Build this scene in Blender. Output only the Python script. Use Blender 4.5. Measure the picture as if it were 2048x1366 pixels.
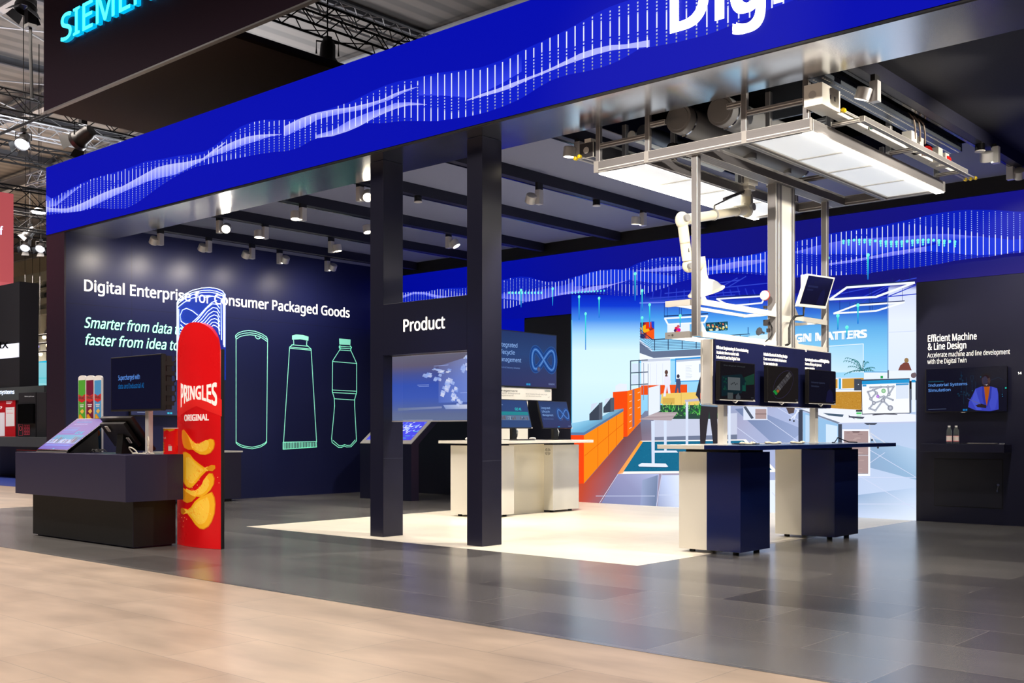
import bpy, bmesh, math, random
from mathutils import Vector, Matrix
from mathutils.geometry import tessellate_polygon
random.seed(7)
for o in list(bpy.data.objects): bpy.data.objects.remove(o)
S = bpy.context.scene
COL = S.collection
PI = math.pi

# ------------------------------------------------------------------ camera, world, hall light, exposure
CAM_Z, FPX, HOR, YAW = 1.2, 2159.58, 860.85, math.radians(48.5779)
cd = bpy.data.cameras.new('camera'); cam = bpy.data.objects.new('camera', cd); COL.objects.link(cam)
cam.location = (0, 0, CAM_Z)
cam.rotation_euler = (PI/2, 0, PI/2 - YAW)
cd.sensor_width = 36; cd.lens = FPX*36/2048; cd.shift_y = (HOR-683)/2048; cd.clip_end = 300
S.camera = cam
w = bpy.data.worlds.new('hall_air'); S.world = w; w.use_nodes = True
w.node_tree.nodes['Background'].inputs[0].default_value = (0.55, 0.6, 0.7, 1)
w.node_tree.nodes['Background'].inputs[1].default_value = 0.03
S.view_settings.view_transform = 'Standard'; S.view_settings.look = 'None'
S.view_settings.exposure = 0.0; S.view_settings.gamma = 1.0
S.view_settings.use_curve_mapping = False

def light(name, kind, loc, energy, color, parent=None, aim=None, **kw):
    l = bpy.data.lights.new(name, kind); l.energy = energy; l.color = color
    for k, v in kw.items(): setattr(l, k, v)
    o = bpy.data.objects.new(name, l); COL.objects.link(o); o.location = loc
    if aim is not None: o.rotation_euler = Vector(aim).to_track_quat('-Z', 'Y').to_euler()
    if parent: o.parent = parent
    return o
WARM = (1.0, 0.86, 0.68)
for x, y, e in ((-13, 1.0, 460), (-7.5, 0.5, 340), (-2.5, 2.0, 400), (2.0, 4.5, 430), (-19, 3.0, 420), (-22, 9.0, 420), (-28, 8.0, 500), (-36, 15.0, 1800), (-46, 22.0, 5000), (-58, 27.0, 7000)):  # overhead hall lamps; the far ones added to brighten the rear
    light('hall_top_light', 'AREA', (x, y, 9.5), e, (1.0, 0.88, 0.78), aim=(0, 0, -1), size=2.4, spread=math.radians(140))
for x, y, e in ((-24, 13, 900), (-32, 20, 1000), (-40, 28, 1500), (-12, 24, 230), (-26, 8, 500)):   # unseen lights added under the hall roof to brighten it
    light('roof_fill', 'AREA', (x, y, 6.5), e, (0.95, 0.96, 1.0), aim=(0, 0, 1), size=3.0)
# unseen front spots: first read from the tower's shadow, the others added as fill
for p, q, e, a_ in (((-19, 1.5, 8.0), (-11, 6.5, 1.0), 900, 34), ((-2.0, -1.0, 6.2), (-5.5, 9.2, 3.95), 9000, 19), ((3.5, 4.5, 5.6), (-5.2, 10.2, 3.0), 900, 30), ((-9, -2.0, 6.6), (-8.5, 8.0, 1.8), 120, 40)):
    light('front_spot', 'SPOT', p, e, (1.0, 0.90, 0.78), aim=Vector(q)-Vector(p), spot_size=math.radians(a_), spot_blend=.8, shadow_soft_size=.12)

# ------------------------------------------------------------------ colour, materials
def lin(c):
    return tuple(((v/255)/12.92 if v/255 <= .04045 else ((v/255+.055)/1.055)**2.4) for v in c[:3])
M = {}
def mat(name, rgb=(128,128,128), rough=.5, metal=0., emit=None, es=1., alpha=1., trans=0., ior=1.45, spec=.5, noise=0., nscale=40., coat=0., bump=0.):
    m = bpy.data.materials.new(name); m.use_nodes = True; M[name] = m
    nt = m.node_tree; b = nt.nodes['Principled BSDF']
    b.inputs['Base Color'].default_value = lin(rgb)+(1,)
    b.inputs['Roughness'].default_value = rough; b.inputs['Metallic'].default_value = metal
    b.inputs['Specular IOR Level'].default_value = spec; b.inputs['IOR'].default_value = ior
    b.inputs['Transmission Weight'].default_value = trans; b.inputs['Alpha'].default_value = alpha
    b.inputs['Coat Weight'].default_value = coat
    if emit is not None:
        b.inputs['Emission Color'].default_value = lin(emit)+(1,); b.inputs['Emission Strength'].default_value = es
    tc = nt.nodes.new('ShaderNodeTexCoord'); n = nt.nodes.new('ShaderNodeTexNoise')
    n.inputs['Scale'].default_value = nscale; n.inputs['Detail'].default_value = 4
    nt.links.new(tc.outputs['Object'], n.inputs['Vector'])
    mr = nt.nodes.new('ShaderNodeMapRange'); mr.inputs['To Min'].default_value = max(.02, rough-.04); mr.inputs['To Max'].default_value = min(1, rough+.04)
    nt.links.new(n.outputs['Fac'], mr.inputs['Value']); nt.links.new(mr.outputs['Result'], b.inputs['Roughness'])
    if noise > 0:
        mx = nt.nodes.new('ShaderNodeMix'); mx.data_type = 'RGBA'; mx.blend_type = 'MULTIPLY'
        mx.inputs[6].default_value = lin(rgb)+(1,)
        r2 = nt.nodes.new('ShaderNodeMapRange'); r2.inputs['To Min'].default_value = 1-noise; r2.inputs['To Max'].default_value = 1+noise*.3
        nt.links.new(n.outputs['Fac'], r2.inputs['Value'])
        mx.inputs[0].default_value = 1
        nt.links.new(r2.outputs['Result'], mx.inputs[7]); nt.links.new(mx.outputs[2], b.inputs['Base Color'])
    if bump > 0:
        bp = nt.nodes.new('ShaderNodeBump'); bp.inputs['Strength'].default_value = bump; bp.inputs['Distance'].default_value = .002
        nt.links.new(n.outputs['Fac'], bp.inputs['Height']); nt.links.new(bp.outputs['Normal'], b.inputs['Normal'])
    return m
def picture(name, strength=1., mixt=0., rough=.35, spec=.3):
    """what a screen shows: emission from the mesh's colours, behind a satin face"""
    m = mat(name, (6,6,8), rough, spec=spec); nt = m.node_tree; b = nt.nodes['Principled BSDF']
    a = nt.nodes.new('ShaderNodeAttribute'); a.attribute_name = 'Col'
    nt.links.new(a.outputs['Color'], b.inputs['Emission Color']); b.inputs['Emission Strength'].default_value = strength
    if mixt:
        t = nt.nodes.new('ShaderNodeBsdfTransparent'); ms = nt.nodes.new('ShaderNodeMixShader'); ms.inputs[0].default_value = mixt
        nt.links.new(b.outputs[0], ms.inputs[1]); nt.links.new(t.outputs[0], ms.inputs[2])
        nt.links.new(ms.outputs[0], nt.nodes['Material Output'].inputs['Surface'])
    return m
def printed(name, rough=.45, glow=0.):
    m = mat(name, (255,255,255), rough); nt = m.node_tree; b = nt.nodes['Principled BSDF']
    a = nt.nodes.new('ShaderNodeAttribute'); a.attribute_name = 'Col'
    nt.links.new(a.outputs['Color'], b.inputs['Base Color'])
    if glow:
        nt.links.new(a.outputs['Color'], b.inputs['Emission Color']); b.inputs['Emission Strength'].default_value = glow
    return m
def tiles(name, rgb, rgb2, rough, joint, w_=1.22, h_=.61, spec=.5, blot=.25, bs=1.3, ior=1.45):
    m = mat(name, rgb, rough, spec=spec, ior=ior); nt = m.node_tree; b = nt.nodes['Principled BSDF']
    tc = nt.nodes.new('ShaderNodeTexCoord')
    mp = nt.nodes.new('ShaderNodeMapping'); nt.links.new(tc.outputs['Object'], mp.inputs['Vector'])
    mp.inputs['Location'].default_value = (.3, -.02, 0)
    br = nt.nodes.new('ShaderNodeTexBrick'); nt.links.new(mp.outputs['Vector'], br.inputs['Vector'])
    br.inputs['Scale'].default_value = 1; br.inputs['Brick Width'].default_value = w_; br.inputs['Row Height'].default_value = h_
    br.inputs['Mortar Size'].default_value = .003; br.inputs['Mortar Smooth'].default_value = .3; br.inputs['Bias'].default_value = 0
    br.inputs['Color1'].default_value = lin(rgb)+(1,); br.inputs['Color2'].default_value = lin(rgb2)+(1,)
    br.inputs['Mortar'].default_value = lin(joint)+(1,)
    n = nt.nodes.new('ShaderNodeTexNoise'); n.inputs['Scale'].default_value = bs; n.inputs['Detail'].default_value = 3
    sc = nt.nodes.new('ShaderNodeMapping'); sc.inputs['Scale'].default_value = (1, 2.6, 1)
    nt.links.new(tc.outputs['Object'], sc.inputs['Vector']); nt.links.new(sc.outputs['Vector'], n.inputs['Vector'])
    mr = nt.nodes.new('ShaderNodeMapRange'); mr.inputs['From Min'].default_value = .3; mr.inputs['From Max'].default_value = .7
    mr.inputs['To Min'].default_value = 1-blot; mr.inputs['To Max'].default_value = 1+blot*.5
    nt.links.new(n.outputs['Fac'], mr.inputs['Value'])
    mx = nt.nodes.new('ShaderNodeMix'); mx.data_type = 'RGBA'; mx.blend_type = 'MULTIPLY'; mx.inputs[0].default_value = 1
    nt.links.new(br.outputs['Color'], mx.inputs[6]); nt.links.new(mr.outputs['Result'], mx.inputs[7])
    nt.links.new(mx.outputs[2], b.inputs['Base Color'])
    n3 = nt.nodes.new('ShaderNodeMapRange'); n3.inputs['To Min'].default_value = rough-.02; n3.inputs['To Max'].default_value = rough+.02
    nt.links.new(n.outputs['Fac'], n3.inputs['Value']); nt.links.new(n3.outputs['Result'], b.inputs['Roughness'])
    return m
tiles('floor_beige', (178,158,138), (190,171,151), .40, (150,138,124), spec=.45, blot=.22)
tiles('floor_dark', (84,82,82), (120,118,116), .22, (140,137,134), spec=.5, blot=.10, ior=2.4)
tiles('floor_white', (236,228,212), (240,232,217), .34, (214,204,188), spec=.4, blot=.05)
mat('floor_blue', (40,62,150), .8)
mat('navy', (24,25,47), .32, noise=.1, nscale=300)
mat('navy_wall', (27,32,74), .36, noise=.08, nscale=300, spec=.45)
mat('navy_counter', (40,39,70), .36, noise=.1, nscale=300)
mat('navy_gloss', (16,30,84), .16, spec=.5)
mat('navy_dark', (22,23,38), .45)
mat('purple_dark', (34,20,42), .5)
mat('black', (10,10,12), .5)
mat('black_gloss', (8,8,10), .15)
mat('black_plastic', (22,20,20), .42, noise=.1)
mat('graphite', (52,50,54), .45)
mat('ceiling_cloth', (122,128,156), .7, spec=.2, noise=.08, nscale=200)
mat('ceiling_black', (20,21,28), .6)
mat('void', (6,6,8), .9, spec=.1)
mat('soffit_metal', (214,217,224), .2, metal=1., noise=.05, nscale=3)
mat('aluminium', (238,236,231), .36, metal=.05, noise=.04, nscale=6)
mat('alu_groove', (120,118,120), .5)
mat('alu_cap', (165,162,160), .5)
mat('brushed', (208,208,210), .32, metal=.35)
mat('white_paint', (236,233,224), .38)
mat('white_gloss', (240,236,224), .18)
mat('cream', (240,232,208), .3)
mat('grey_pvc', (134,134,136), .42)
mat('light_grey', (196,194,190), .4)
mat('galvanised', (120,128,140), .35, metal=.8, noise=.2, nscale=90)
mat('steel_grey', (96,98,104), .5, metal=.3, noise=.15, nscale=8)
mat('steel_light', (170,172,176), .42, metal=.5)
mat('truss_black', (13,13,14), .8, spec=.15)
mat('diffuser', (235,240,245), .5, emit=(235,240,245), es=.55)
mat('led_soft', (255,250,240), .5, emit=(255,246,226), es=1.7)
mat('led_strip', (255,250,240), .5, emit=(255,248,232), es=6.5)
mat('lamp_lens', (255,250,240), .3, emit=(255,240,212), es=22.)
mat('stage_lens', (255,250,240), .3, emit=(240,244,255), es=9.)
mat('neon', (230,240,255), .4, emit=(176,208,255), es=1.5)
mat('letter_white', (245,242,235), .5, emit=(255,250,240), es=.75)
mat('letter_led', (255,255,255), .5, emit=(255,255,255), es=1.6)
mat('letter_cyan', (120,240,255), .5, emit=(70,226,255), es=1.9)
mat('letter_halo', (0,120,150), .5, emit=(0,150,185), es=1.3)
mat('mint', (150,225,200), .5, emit=(122,222,190), es=.62)
mat('mint_text', (190,245,220), .5, emit=(190,250,222), es=.8)
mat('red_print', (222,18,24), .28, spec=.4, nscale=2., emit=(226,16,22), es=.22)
mat('red', (200,24,22), .4)
mat('yellow', (235,205,20), .4)
mat('green_clip', (20,120,100), .4)
mat('hose_brown', (130,112,100), .5)
mat('cable_white', (232,228,214), .45)
mat('cable_black', (20,20,22), .45)
mat('foamboard', (240,240,238), .6)
mat('clear_pet', (225,235,230), .05, trans=.92, ior=1.33)
mat('water', (235,245,245), .02, trans=1., ior=1.33)
mat('cap_white', (238,236,234), .4)
mat('label_paper', (235,226,222), .5)
mat('chrome', (210,210,212), .15, metal=1.)
mat('glass_tint', (236,240,246), .1, alpha=.72, coat=.5)
mat('pink_cube', (205,90,100), .6, emit=(205,96,102), es=.55)
mat('concrete', (120,118,112), .7, noise=.2, nscale=4)
mat('brown_cloth', (42,26,24), .7); mat('banner_front', (50,36,54), .7, spec=.2); mat('graphite_dark', (34,36,44), .6); mat('steel_dark', (72,80,84), .6); mat('steel_pale', (132,134,124), .6, noise=.15, nscale=3); mat('pink_pipe', (170,110,96), .5)
mat('lamp_warm', (255,230,180), .5, emit=(255,226,170), es=2.2); mat('lamp_blue', (120,120,255), .5, emit=(110,100,255), es=2.2)
mat('hall_wall', (150,140,118), .8, noise=.2, nscale=1.2)
mat('hall_screen', (120,210,225), .4, emit=(122,206,220), es=.9)
mat('sign_white', (220,226,236), .5, emit=(214,222,236), es=.75)
picture('screen', 1.0); picture('screen_bright', 1.12); picture('screen_dim', .9, rough=.16, spec=.5)
picture('led_face', 1.0, rough=.7, spec=.05); picture('led_office', 1.12, rough=.7, spec=.05)
picture('clear_screen', 1.0, mixt=.34)
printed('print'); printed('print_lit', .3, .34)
# neon can panel: clear acrylic carrying blue edge light
m = mat('acrylic_blue', (30,70,200), .1, emit=(20,70,210), es=.55); nt = m.node_tree
t = nt.nodes.new('ShaderNodeBsdfTransparent'); ms = nt.nodes.new('ShaderNodeMixShader'); ms.inputs[0].default_value = .64
nt.links.new(nt.nodes['Principled BSDF'].outputs[0], ms.inputs[1]); nt.links.new(t.outputs[0], ms.inputs[2]); nt.links.new(ms.outputs[0], nt.nodes['Material Output'].inputs['Surface'])
# ribbed hall roof deck
m = mat('roof_deck', (104,100,96), .6); nt = m.node_tree
tc = nt.nodes.new('ShaderNodeTexCoord'); wv = nt.nodes.new('ShaderNodeTexWave'); wv.bands_direction = 'X'; wv.inputs['Scale'].default_value = .42
cr = nt.nodes.new('ShaderNodeValToRGB'); cr.color_ramp.elements[0].color = lin((92,90,88))+(1,); cr.color_ramp.elements[1].color = lin((112,108,104))+(1,)
cr.color_ramp.elements[0].position = .3; cr.color_ramp.elements[1].position = .6
nt.links.new(tc.outputs['Object'], wv.inputs['Vector']); nt.links.new(wv.outputs['Fac'], cr.inputs['Fac']); nt.links.new(cr.outputs['Color'], nt.nodes['Principled BSDF'].inputs['Base Color'])

# ------------------------------------------------------------------ where a sight line meets a plane of the place (turns image pixels into scene points)
XV = Vector((math.sin(YAW), -math.cos(YAW))); YV = Vector((math.cos(YAW), math.sin(YAW)))
def ray(px, py):
    c = Vector(((px-1024)/FPX, 1)); return c.dot(XV), c.dot(YV), (HOR-py)/FPX
def at_y(px, py, y):
    d = ray(px, py); t = y/d[1]; return Vector((d[0]*t, y, CAM_Z+d[2]*t))
def at_x(px, py, x):
    d = ray(px, py); t = x/d[0]; return Vector((x, d[1]*t, CAM_Z+d[2]*t))
def at_z(px, py, z):
    d = ray(px, py); t = (z-CAM_Z)/d[2]; return Vector((d[0]*t, d[1]*t, z))

# ------------------------------------------------------------------ builders
ORG = {}
def tag(o, label=None, cat=None, group=None, kind=None):
    if label: o['label'] = label
    if cat: o['category'] = cat
    if group: o['group'] = group
    if kind: o['kind'] = kind
    return o
def thing(name, label, cat, loc, group=None, parent=None):
    o = bpy.data.objects.new(name, None); COL.objects.link(o); o.location = loc; o.empty_display_size = .1
    ORG[o.name] = Vector(loc); return tag(o, label, cat, group)
def link(me, name, mats, parent, smooth, loc=None):
    for m_ in mats: me.materials.append(M[m_])
    o = bpy.data.objects.new(name, me); COL.objects.link(o)
    if parent is not None:
        org = ORG[parent.name]; o.parent = parent
    else:
        xs = [v.co for v in me.vertices]
        org = Vector(loc) if loc is not None else Vector((sum(v.x for v in xs)/len(xs), sum(v.y for v in xs)/len(xs), min(v.z for v in xs)))
        o.location = org
    me.transform(Matrix.Translation(-org)); ORG[o.name] = org
    if smooth:
        for p in me.polygons: p.use_smooth = True
        try: me.set_sharp_from_angle(angle=math.radians(38))
        except Exception: pass
    return o
class MB:
    def __init__(s): s.bm = bmesh.new()
    def _mi(s, n0, mi):
        s.bm.faces.ensure_lookup_table()
        for f in s.bm.faces[n0:]: f.material_index = mi
    def box(s, a, b, mi=0, bev=0., rot=None, piv=None):
        n0 = len(s.bm.faces)
        a, b = Vector(a), Vector(b); c = (a+b)/2; d = b-a
        r = bmesh.ops.create_cube(s.bm, size=1)
        bmesh.ops.scale(s.bm, vec=(abs(d.x), abs(d.y), abs(d.z)), verts=r['verts'])
        bmesh.ops.translate(s.bm, vec=c, verts=r['verts'])
        vs = r['verts']
        if bev:
            es = list({e for v in vs for e in v.link_edges})
            q = bmesh.ops.bevel(s.bm, geom=es, offset=bev, segments=2, affect='EDGES', profile=.5); vs = list({v for f in q['faces'] for v in f.verts} | {v for v in vs if v.is_valid})
        if rot is not None:
            bmesh.ops.rotate(s.bm, verts=vs, cent=Vector(piv) if piv is not None else c, matrix=rot)
        s._mi(n0, mi); return s
    def cyl(s, p0, p1, r0, r1=None, seg=20, mi=0, caps=True):
        p0, p1 = Vector(p0), Vector(p1); r1 = r0 if r1 is None else r1; n0 = len(s.bm.faces)
        r = bmesh.ops.create_cone(s.bm, cap_ends=caps, segments=seg, radius1=r0, radius2=r1, depth=(p1-p0).length)
        q = (p1-p0).to_track_quat('Z', 'Y').to_matrix()
        bmesh.ops.rotate(s.bm, verts=r['verts'], cent=(0,0,0), matrix=q); bmesh.ops.translate(s.bm, verts=r['verts'], vec=(p0+p1)/2)
        s._mi(n0, mi); return s
    def ball(s, c, r, mi=0, sc=(1,1,1), seg=16):
        n0 = len(s.bm.faces)
        q = bmesh.ops.create_uvsphere(s.bm, u_segments=seg, v_segments=seg//2+2, radius=r)
        bmesh.ops.scale(s.bm, vec=sc, verts=q['verts']); bmesh.ops.translate(s.bm, vec=c, verts=q['verts']); s._mi(n0, mi); return s
    def tube(s, pts, r, seg=8, mi=0):
        pts = [Vector(p) for p in pts]; n0 = len(s.bm.faces); rings = []
        up = Vector((0,0,1))
        for i, p in enumerate(pts):
            d = (pts[min(i+1, len(pts)-1)]-pts[max(i-1, 0)]).normalized()
            a = d.cross(up); a = a.normalized() if a.length > 1e-4 else Vector((1,0,0)); b = d.cross(a).normalized()
            rings.append([s.bm.verts.new(p+(a*math.cos(k*2*PI/seg)+b*math.sin(k*2*PI/seg))*r) for k in range(seg)])
        for i in range(len(rings)-1):
            for k in range(seg): s.bm.faces.new((rings[i][k], rings[i][(k+1)%seg], rings[i+1][(k+1)%seg], rings[i+1][k]))
        s.bm.faces.new(rings[0][::-1]); s.bm.faces.new(rings[-1]); s._mi(n0, mi); return s
    def lathe(s, prof, base, seg=24, mi=0, axis=None):
        base = Vector(base); n0 = len(s.bm.faces); rings = []
        q = Vector(axis).to_track_quat('Z', 'Y') if axis is not None else None
        for r, z in prof:
            ring = []
            for k in range(seg):
                v = Vector((r*math.cos(2*PI*k/seg), r*math.sin(2*PI*k/seg), z))
                ring.append(s.bm.verts.new(base+(q @ v if q else v)))
            rings.append(ring)
        for i in range(len(rings)-1):
            for k in range(seg): s.bm.faces.new((rings[i][k], rings[i][(k+1)%seg], rings[i+1][(k+1)%seg], rings[i+1][k]))
        if prof[0][0] > 1e-5: s.bm.faces.new(rings[0][::-1])
        if prof[-1][0] > 1e-5: s.bm.faces.new(rings[-1])
        s._mi(n0, mi); return s
    def prism(s, pts, d, mi=0):
        """closed outline of 3D points, pushed along d"""
        n0 = len(s.bm.faces); d = Vector(d)
        a = [s.bm.verts.new(Vector(p)) for p in pts]; b = [s.bm.verts.new(Vector(p)+d) for p in pts]
        s.bm.faces.new(a[::-1]); s.bm.faces.new(b); n = len(a)
        for i in range(n): s.bm.faces.new((a[i], a[(i+1)%n], b[(i+1)%n], b[i]))
        s._mi(n0, mi); return s
    def build(s, name, mats, parent=None, smooth=False, loc=None):
        bmesh.ops.recalc_face_normals(s.bm, faces=s.bm.faces)
        me = bpy.data.meshes.new(name); s.bm.to_mesh(me); s.bm.free()
        return link(me, name, [mats] if isinstance(mats, str) else mats, parent, smooth, loc)
# --- text
_txt = {}
FONT = None
for fn in ('NotoSansHebrew-Regular.woff2', 'Inter.woff2'):      # Blender's own interface fonts; its built-in one serves otherwise
    try:
        import os
        fp = os.path.join(bpy.utils.system_resource('DATAFILES', path='fonts'), fn)
        if os.path.exists(fp): FONT = bpy.data.fonts.load(fp); break
    except Exception: pass
def text_tris(s, bold=0.):
    k = (s, bold)
    if k not in _txt:
        c = bpy.data.curves.new('t', 'FONT'); c.body = s; c.size = 1; c.resolution_u = 3; c.fill_mode = 'BOTH'
        if FONT: c.font = FONT
        o = bpy.data.objects.new('t', c); COL.objects.link(o); bpy.context.view_layer.update()
        dg = bpy.context.evaluated_depsgraph_get(); me = o.evaluated_get(dg).to_mesh(); me.calc_loop_triangles()
        v = [(p.co.x, p.co.y) for p in me.vertices]; t = [tuple(q.vertices) for q in me.loop_triangles if abs(q.normal.z) > .5 and q.area > 1e-9]
        o.evaluated_get(dg).to_mesh_clear(); bpy.data.objects.remove(o); bpy.data.curves.remove(c)
        if bold:        # a heavier cut: the letter laid over itself a hair to every side
            n = len(v); sh = [(-bold,-bold*.7),(bold,-bold*.7),(bold,bold*.7),(-bold,bold*.7)]
            v, t = [(x+a, y+b_) for a, b_ in sh for x, y in v], [tuple(i+n*j for i in q) for j in range(4) for q in t]
        _txt[k] = (v, t)
    return _txt[k]
class Art:
    """flat artwork: coloured polygons laid on a surface; f(u, v, d) gives the point lying d proud of it"""
    def __init__(s, f, step=.0007, base=.0015, strip=0): s.f = f; s.V = []; s.F = []; s.C = []; s.d = base; s.step = step; s.cl = {}; s.strip = strip; s.creep = 0.
    def up(s): s.d += s.step; return s
    def tri(s, ids, cols): s.F.append(ids); s.C.append(cols)
    def c(s, c):
        if c not in s.cl: s.cl[c] = lin(c)+(1,)
        return s.cl[c]
    def cut(s, q):
        """lay one convex piece [(u, v, colour)] in narrow upright strips so that it follows a curved face"""
        lo, hi = min(p[0] for p in q), max(p[0] for p in q)
        for k in range(math.floor(lo/s.strip), math.floor(hi/s.strip)+1):
            r = q
            for sg, lim in ((1, k*s.strip), (-1, (k+1)*s.strip)):
                o = []
                for a, b in zip(r, r[1:]+r[:1]):
                    da, db = sg*(a[0]-lim), sg*(b[0]-lim)
                    if da >= 0: o.append(a)
                    if da*db < 0:
                        f = da/(da-db); o.append((a[0]+(b[0]-a[0])*f, a[1]+(b[1]-a[1])*f, tuple(x+(y-x)*f for x, y in zip(a[2], b[2]))))
                r = o
                if len(r) < 3: break
            if len(r) >= 3:
                n = len(s.V); s.V += [s.f(p[0], p[1], s.d) for p in r]; s.tri(list(range(n, n+len(r))), [p[2] for p in r])
    def poly(s, pts, col):
        if s.strip:
            cs = [s.c(col)]*len(pts) if not isinstance(col, list) else [s.c(q) for q in col]
            for t in tessellate_polygon([[Vector((p[0], p[1], 0)) for p in pts]]): s.cut([(pts[i][0], pts[i][1], cs[i]) for i in t])
            return s
        s.d += s.creep; n = len(s.V); s.V += [s.f(p[0], p[1], s.d) for p in pts]
        cs = [s.c(col)]*len(pts) if not isinstance(col, list) else [s.c(q) for q in col]
        if len(pts) <= 4:
            s.tri(list(range(n, n+len(pts))), cs); return s
        for t in tessellate_polygon([[Vector((p[0], p[1], 0)) for p in pts]]): s.tri([n+i for i in t], [cs[i] for i in t])
        return s
    def rect(s, u0, v0, u1, v1, col): return s.poly([(u0,v0),(u1,v0),(u1,v1),(u0,v1)], col)
    def grad(s, u0, u1, rows):
        for (va, ca), (vb, cb) in zip(rows, rows[1:]): s.poly([(u0,va),(u1,va),(u1,vb),(u0,vb)], [ca, ca, cb, cb])
        return s
    def line(s, pts, w_, col, closed=False):
        pts = list(pts)+([pts[0]] if closed else [])
        for (a, b), (c, d) in zip(pts, pts[1:]):
            L = math.hypot(c-a, d-b) or 1e-9; nx, ny = -(d-b)/L*w_/2, (c-a)/L*w_/2; ex, ey = (c-a)/L*w_*.25, (d-b)/L*w_*.25
            s.poly([(a+nx-ex,b+ny-ey),(a-nx-ex,b-ny-ey),(c-nx+ex,d-ny+ey),(c+nx+ex,d+ny+ey)], col)
        return s
    def disc(s, u, v, r, col, n=12, ry=None, edge=None):
        ry = r if ry is None else ry
        if edge is None: return s.poly([(u+r*math.cos(2*PI*k/n), v+ry*math.sin(2*PI*k/n)) for k in range(n)], col)
        for k in range(n):
            a, b = 2*PI*k/n, 2*PI*(k+1)/n
            s.poly([(u,v),(u+r*math.cos(a),v+ry*math.sin(a)),(u+r*math.cos(b),v+ry*math.sin(b))], [col, edge, edge])
        return s
    def text(s, t, u, v, cap, col, width=None, bold=0., shear=0., du=(1,0), dv=(0,1), warp=None):
        """baseline starts at (u, v); cap = height of a capital; width = length to fit"""
        vs, ts = text_tris(t, bold); hv, _ = text_tris('H', bold)
        h0 = max(p[1] for p in hv)-min(p[1] for p in hv); x0 = min(p[0] for p in vs); x1 = max(p[0] for p in vs); b0 = min(p[1] for p in hv)
        sy = cap/h0; sx = sy if width is None else width/(x1-x0); n = len(s.V)
        pl = []
        for p in vs:
            a = (p[0]-x0)*sx; b = (p[1]-b0)*sy
            if warp: q = warp((p[0]-x0)/(x1-x0), (p[1]-b0)/h0)
            else: a += shear*b; q = (u+a*du[0]+b*dv[0], v+a*du[1]+b*dv[1])
            pl.append(q)
        cc = s.c(col)
        if s.strip:
            for q in ts: s.cut([(pl[i][0], pl[i][1], cc) for i in q])
            return s
        s.V += [s.f(q[0], q[1], s.d) for q in pl]
        for q in ts: s.tri([n+i for i in q], [cc]*3)
        return s
    def build(s, name, mats, parent=None, flip=None):
        me = bpy.data.meshes.new(name); me.from_pydata([tuple(v) for v in s.V], [], s.F)
        ca = me.color_attributes.new('Col', 'FLOAT_COLOR', 'CORNER'); i = 0
        flat = [x for c in s.C for q in c for x in q]; ca.data.foreach_set('color', flat)
        return link(me, name, [mats] if isinstance(mats, str) else mats, parent, False)
def plane(o, U, Vv, N):
    o, U, Vv, N = Vector(o), Vector(U), Vector(Vv), Vector(N).normalized()
    return lambda u, v, d: o+U*u+Vv*v+N*d
def on_y(y):      # artwork on a face towards -Y, laid out in image pixels
    return lambda px, py, d: at_y(px, py, y)+Vector((0, -d, 0))
def on_x(x):
    return lambda px, py, d: at_x(px, py, x)+Vector((d, 0, 0))
def interp(tab, x):
    if x <= tab[0][0]: return tab[0][1]
    for (a, b), (c, d) in zip(tab, tab[1:]):
        if x <= c: return b+(d-b)*(x-a)/(c-a+1e-12)
    return tab[-1][1]

# ------------------------------------------------------------------ SETTING: floor, booth walls, ceiling
b = MB()
b.box((-60,-14,-.1), (14,60,0), 0)
fl = b.build('floor', 'floor_beige', loc=(0,0,0)); fl['kind'] = 'structure'
def slab(bm_, x0, y0, x1, y1, z=.002):
    bm_.box((x0,y0,.0002), (x1,y1,z))
b = MB(); slab(b, -16.9, 4.85, 14, 7.9); slab(b, -16.9, 7.9, -11.39, 14.35); slab(b, -5.49, 7.9, 14, 14.35)
o = b.build('floor_dark_tiles', 'floor_dark', parent=fl); o['kind'] = 'structure'
b = MB(); slab(b, -11.39, 7.9, -5.49, 14.35)
o = b.build('floor_white_tiles', 'floor_white', parent=fl); o['kind'] = 'structure'
b = MB(); slab(b, -44, 10.25, -22.6, 16); slab(b, -36, 24, -20, 34)
o = b.build('floor_blue_carpet', 'floor_blue', parent=fl); o['kind'] = 'structure'
b = MB(); slab(b, -40, 16.5, -20, 23)
o = b.build('floor_grey_aisle', 'concrete', parent=fl); o['kind'] = 'structure'

b = MB(); b.box((-16.68,7.9,0), (-16.1,16.0,4.46), 0)
wl = b.build('wall_left', ['navy_wall']); wl['kind'] = 'structure'
b = MB(); b.box((-16.683,7.872,0), (-16.1,7.9,4.24), 0)
o = b.build('wall_end_panel', 'purple_dark', parent=wl)
# panel joints of the lettered wall
a = Art(lambda u, v, d: Vector((-16.1+d, u, v)), base=.0006)
for z in (3.16,): a.line([(7.92,z),(14.3,z)], .006, (16,18,40))
for y in (8.99, 10.24, 11.49, 12.74, 13.99): a.line([(y,.02),(y,4.2)], .005, (18,20,42))
a.build('wall_joints', 'print', parent=wl)
a = Art(lambda u, v, d: Vector((-16.1+d, u, v)), base=.003)
a.text('Digital Enterprise for Consumer Packaged Goods', 8.19, 3.37, .178, (255,255,255), width=5.33, bold=.014)
a.build('title_lettering', 'letter_white', parent=wl)
a = Art(lambda u, v, d: Vector((-16.1+d, u, v)), base=.003)
a.text('Smarter from data to', 8.19, 2.80, .165, (200,250,225), width=1.72, bold=.012, shear=.2)
a.text('faster from idea to c', 8.19, 2.535, .165, (200,250,225), width=1.78, bold=.012, shear=.2)
a.build('subtitle_lettering', 'mint_text', parent=wl)
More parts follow.
